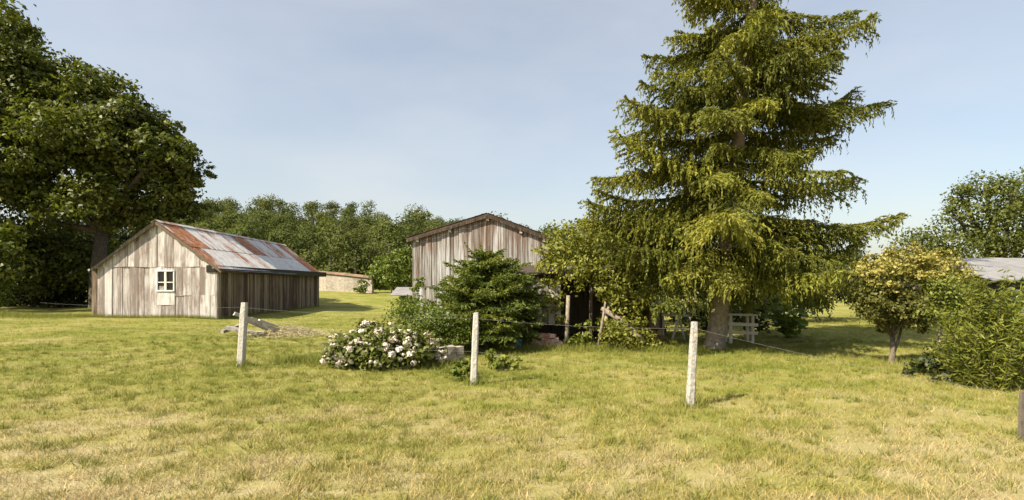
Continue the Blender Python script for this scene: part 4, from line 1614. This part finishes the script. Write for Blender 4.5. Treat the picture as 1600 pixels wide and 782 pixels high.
    for k in range(3):
        me = bpy.data.meshes.new("leaf")
        me.from_pydata(vs, [], fs)
        me.update()
        a = me.attributes.new("rnd", 'FLOAT', 'POINT')
        a.data.foreach_set("value", [(.25, .55, .95)[k]] * 9)
        me.materials.append(M["bigleaf"])
        mels.append(me)
    mb = MB()
    for sidx in range(9):
        a = random.uniform(0, 6.28)
        tip = np.array((math.cos(a) * random.uniform(.25, .95), math.sin(a) * .5, random.uniform(.6, 1.4)))
        mb.tube([base + (0, 0, -.05), base + tip * .5 + (0, 0, .1), base + tip], [.025, .018, .008], 6)
        for k in range(20):
            f = random.uniform(.25, 1.08)
            o = link("leaf", mels[random.randrange(3)], None, t)
            o.matrix_parent_inverse = Matrix.Identity(4)
            o.location = tip * f + R.normal(0, .13, 3)
            o.location.z = max(.08, o.location.z)
            o.rotation_euler = (random.uniform(-.9, .5), random.uniform(-.7, .7), random.uniform(0, 6.28))
            s = random.uniform(.2, .36)
            o.scale = (s, s, s)
    mb.build("stem", M["palewood"], t)


yard()

# ------------------------------------------------------------------ right hand side
def right_side():
    # round golden tree
    Y = 11.6
    base = np.array((at(1393, 0, Y)[0], Y, 0.0))
    lob_g = plobes([(1360, 425, 26, 11.5), (1395, 412, 26, 11.6), (1430, 408, 26, 11.6), (1465, 415, 26, 11.7), (1495, 430, 24, 11.8), (1380, 430, 26, 11.1), (1440, 420, 24, 11.2)])
    lob_d = plobes([(1350, 458, 30, 11.6), (1385, 465, 36, 11.3), (1420, 470, 36, 11.4), (1400, 490, 30, 11.6), (1365, 480, 24, 11.4), (1440, 450, 30, 11.8), (1430, 495, 24, 11.3), (1345, 478, 18, 11.5), (1385, 500, 18, 11.4)])
    t = thing("round_tree", "small round-headed tree with golden top and thin forked trunk", "tree", base)
    V, n = lobe_leaves(lumps(lob_g, 4, .42, .85), 200, .07, clus=.14)
    V2, n2 = lobe_leaves(lumps(lob_d, 4, .45, .85), 150, .07, clus=.15)
    link("golden_foliage", poly_mesh("golden_foliage", V, 4, R.random(n), M["gold"]), None, t)
    link("foliage", poly_mesh("foliage", V2, 4, R.random(n2), M["roundgreen"]), None, t)
    mb = MB()
    f = base + (.02, 0, .62)
    mb.tube([base + (0, 0, -.1), base + (0, 0, .06), base + (.03, 0, .3), f], [.095, .07, .052, .05], 8, .08)
    mb.tube([base + (.02, 0, .2), base + (.16, .02, .5), base + (.3, .05, .95)], [.04, .032, .02], 6, .05)
    for c, r in lob_d + lob_g[:4]:
        mb.tube([f, (f + c) / 2 + R.normal(0, .05, 3), c], [.032, .022, .008], 5)
    mb.build("trunk", M["stembark"], t, True)
    # lime shrub beside it
    lob = plobes([(1455, 460, 24, 11.0), (1485, 455, 28, 11), (1510, 470, 24, 11), (1470, 490, 24, 10.8), (1500, 500, 26, 10.7), (1525, 495, 20, 10.8)])
    leafy("shrub", "bright lime green shrub right of the golden round tree", "shrub", lob, .07, 190, M["lime"], (9.3, 11, 0),
          [([(9.2, 11, -.1), (9.2, 11, 1.3)], [.05, .03]), ([(9.3, 11, -.1), (9.6, 11, 1.2)], [.04, .02])], M["palewood"], crown="foliage", stemname="stem", clus=.12)
    # tall feathery bush at the edge: upright shoots
    base = np.array((at(1548, 0, 8.9)[0], 8.9, 0.0))
    t = thing("feathery_bush", "tall feathery green bush at the right edge of the lawn", "bush", base)
    C, D = [], []
    mb = MB()
    for i in range(60):
        a = random.uniform(0, 6.28)
        rr = random.uniform(.1, 1) ** .7
        hgt = random.uniform(.7, 2.0) * (1.05 - .25 * rr)
        s = np.linspace(.0, 1, int(hgt / .045))
        foot = base + (math.cos(a) * .35 * rr, math.sin(a) * .3 * rr, 0)
        tip = base + (math.cos(a) * .72 * rr, math.sin(a) * .62 * rr, hgt)
        P = foot + (tip - foot) * s[:, None] + np.stack([np.sin(s * 3 + a) * .05, np.cos(s * 2 + a) * .05, 0 * s], 1)
        P[:, :2] += ((tip - foot)[:2] * (s ** 2)[:, None]) * .25
        mb.tube(P[[0, len(P) // 2, -1]], [.009, .006, .002], 4)
        for rep in range(7):
            C.append(P[2:] + R.normal(0, .055, P[2:].shape))
            D.append(unit(R.normal(size=P[2:].shape) * (1, 1, .6) + (0, 0, .5)))
    C, D = np.concatenate(C), np.concatenate(D)
    n = len(C)
    V = cards(C, D, unit(R.normal(size=C.shape)), R.uniform(.07, .17, n), R.uniform(.016, .034, n), .1)
    link("foliage", poly_mesh("foliage", V, 4, R.random(n), M["feather"]), None, t)
    mb.build("stem", M["twig"], t)
    leafy("shrub", "dark low leaves added as the shadow below the lime shrub", "shrub",  # dark leaf clump added to stand in for deep shadow under the bushes
          plobes([(1430, 578, 16, 10.4), (1460, 575, 20, 10.2), (1490, 580, 22, 9.9), (1475, 555, 18, 10.4), (1515, 560, 26, 9.6), (1450, 590, 12, 9.9), (1420, 590, 12, 9.9), (1475, 598, 14, 9.3), (1500, 600, 18, 9.1), (1405, 582, 9, 10.3)]), .08, 230, M["darkshrub"], (8.4, 10.1, 0),
          [([(8.4, 10.1, -.05), (8.4, 10.1, .4)], [.02, .01])], M["bark"], crown="foliage", stemname="stem", clus=.12)
    leafy("shrub", "leafy bush cut by the right edge of the picture", "shrub",
          plobes([(1600, 500, 30, 9.8), (1620, 470, 34, 10), (1590, 550, 26, 9.4), (1630, 540, 40, 9.4), (1575, 485, 20, 10.2)]), .08, 170, M["shrub"], (9.9, 9.7, 0),
          [([(9.9, 9.7, -.05), (9.9, 9.7, 1.0)], [.04, .02])], M["bark"], crown="foliage", stemname="stem", clus=.14)
    # house with pale roof
    x0, y0 = 18.8, 20.0
    t = thing("house", "low dark-walled building with pale grey roof at the right edge", "house", (22, 23, 0))
    ev, w = 1.95, 9.0
    MB().box((x0 + .5, y0 + .4, 0), (x0 + w, y0 + 7.6, ev - .05)).build("wall", M["housewall"], t)
    for i in range(3):
        xa = x0 + 1.2 + i * 2.2
        wb = MB().box((xa, y0 + .34, .75), (xa + 1.0, y0 + .398, 1.6)).build("window", M["paintwood"], t)
        pn = MB().box((xa + .08, y0 + .325, .83), (xa + .92, y0 + .338, 1.52)).build("pane", M["glass"], wb)
        pn.matrix_parent_inverse = Matrix.Identity(4)
    for s in (0, 1):
        ys, ye = (y0, y0 + 4) if s == 0 else (y0 + 8, y0 + 4)
        for k in range(9):
            xa, xb = x0 + k * (w + .4) / 9 + .006, x0 + (k + 1) * (w + .4) / 9 - .006
            mb = MB()
            zt = .012 * (k % 2)
            mb.add([(xa, ys, ev + zt), (xb, ys, ev + zt), (xb, ye, ev + 1.05 + zt), (xa, ye, ev + 1.05 + zt),
                    (xa, ys, ev + .05 + zt), (xb, ys, ev + .05 + zt), (xb, ye, ev + 1.10 + zt), (xa, ye, ev + 1.10 + zt)],
                   [(0, 3, 2, 1), (4, 5, 6, 7), (0, 1, 5, 4), (1, 2, 6, 5), (2, 3, 7, 6), (3, 0, 4, 7)])
            mb.build("roof_panel", M["greyroof"], t)
    # trees behind the house
    lob = plobes([(1500, 305, 22, 36), (1540, 295, 26, 36), (1580, 310, 34, 35), (1520, 345, 34, 36), (1570, 360, 40, 35), (1610, 330, 40, 36), (1490, 335, 16, 36),
                  (1540, 385, 34, 36), (1600, 400, 40, 36), (1640, 300, 50, 37)])
    b = np.array((34.5, 36, 0))
    leafy("broadleaf_tree", "taller airy tree rising behind the pale-roofed building", "tree", lob, .22, 20, M["oak"], b,
          limbs_to(b, b + (0, 0, 2.6), lob, .3, .07), M["bark"], clus=.5)
    lob = plobes([(1425, 385, 24, 34), (1455, 378, 26, 34), (1485, 385, 26, 34), (1440, 410, 30, 34), (1480, 415, 30, 34), (1410, 405, 16, 34), (1510, 405, 26, 34), (1465, 435, 34, 34), (1420, 440, 30, 34)])
    b = np.array((27.5, 34, 0))
    leafy("broadleaf_tree", "lower dark tree behind the golden round tree", "tree", lob, .2, 22, M["oak"], b,
          limbs_to(b, b + (0, 0, 1.6), lob, .2, .05), M["bark"], clus=.4)


right_side()
print("tris", sum(sum(len(p.vertices) - 2 for p in m.polygons) if len(m.polygons) < 5000 else len(m.polygons) * (len(m.polygons[0].vertices) - 2) for m in bpy.data.meshes))
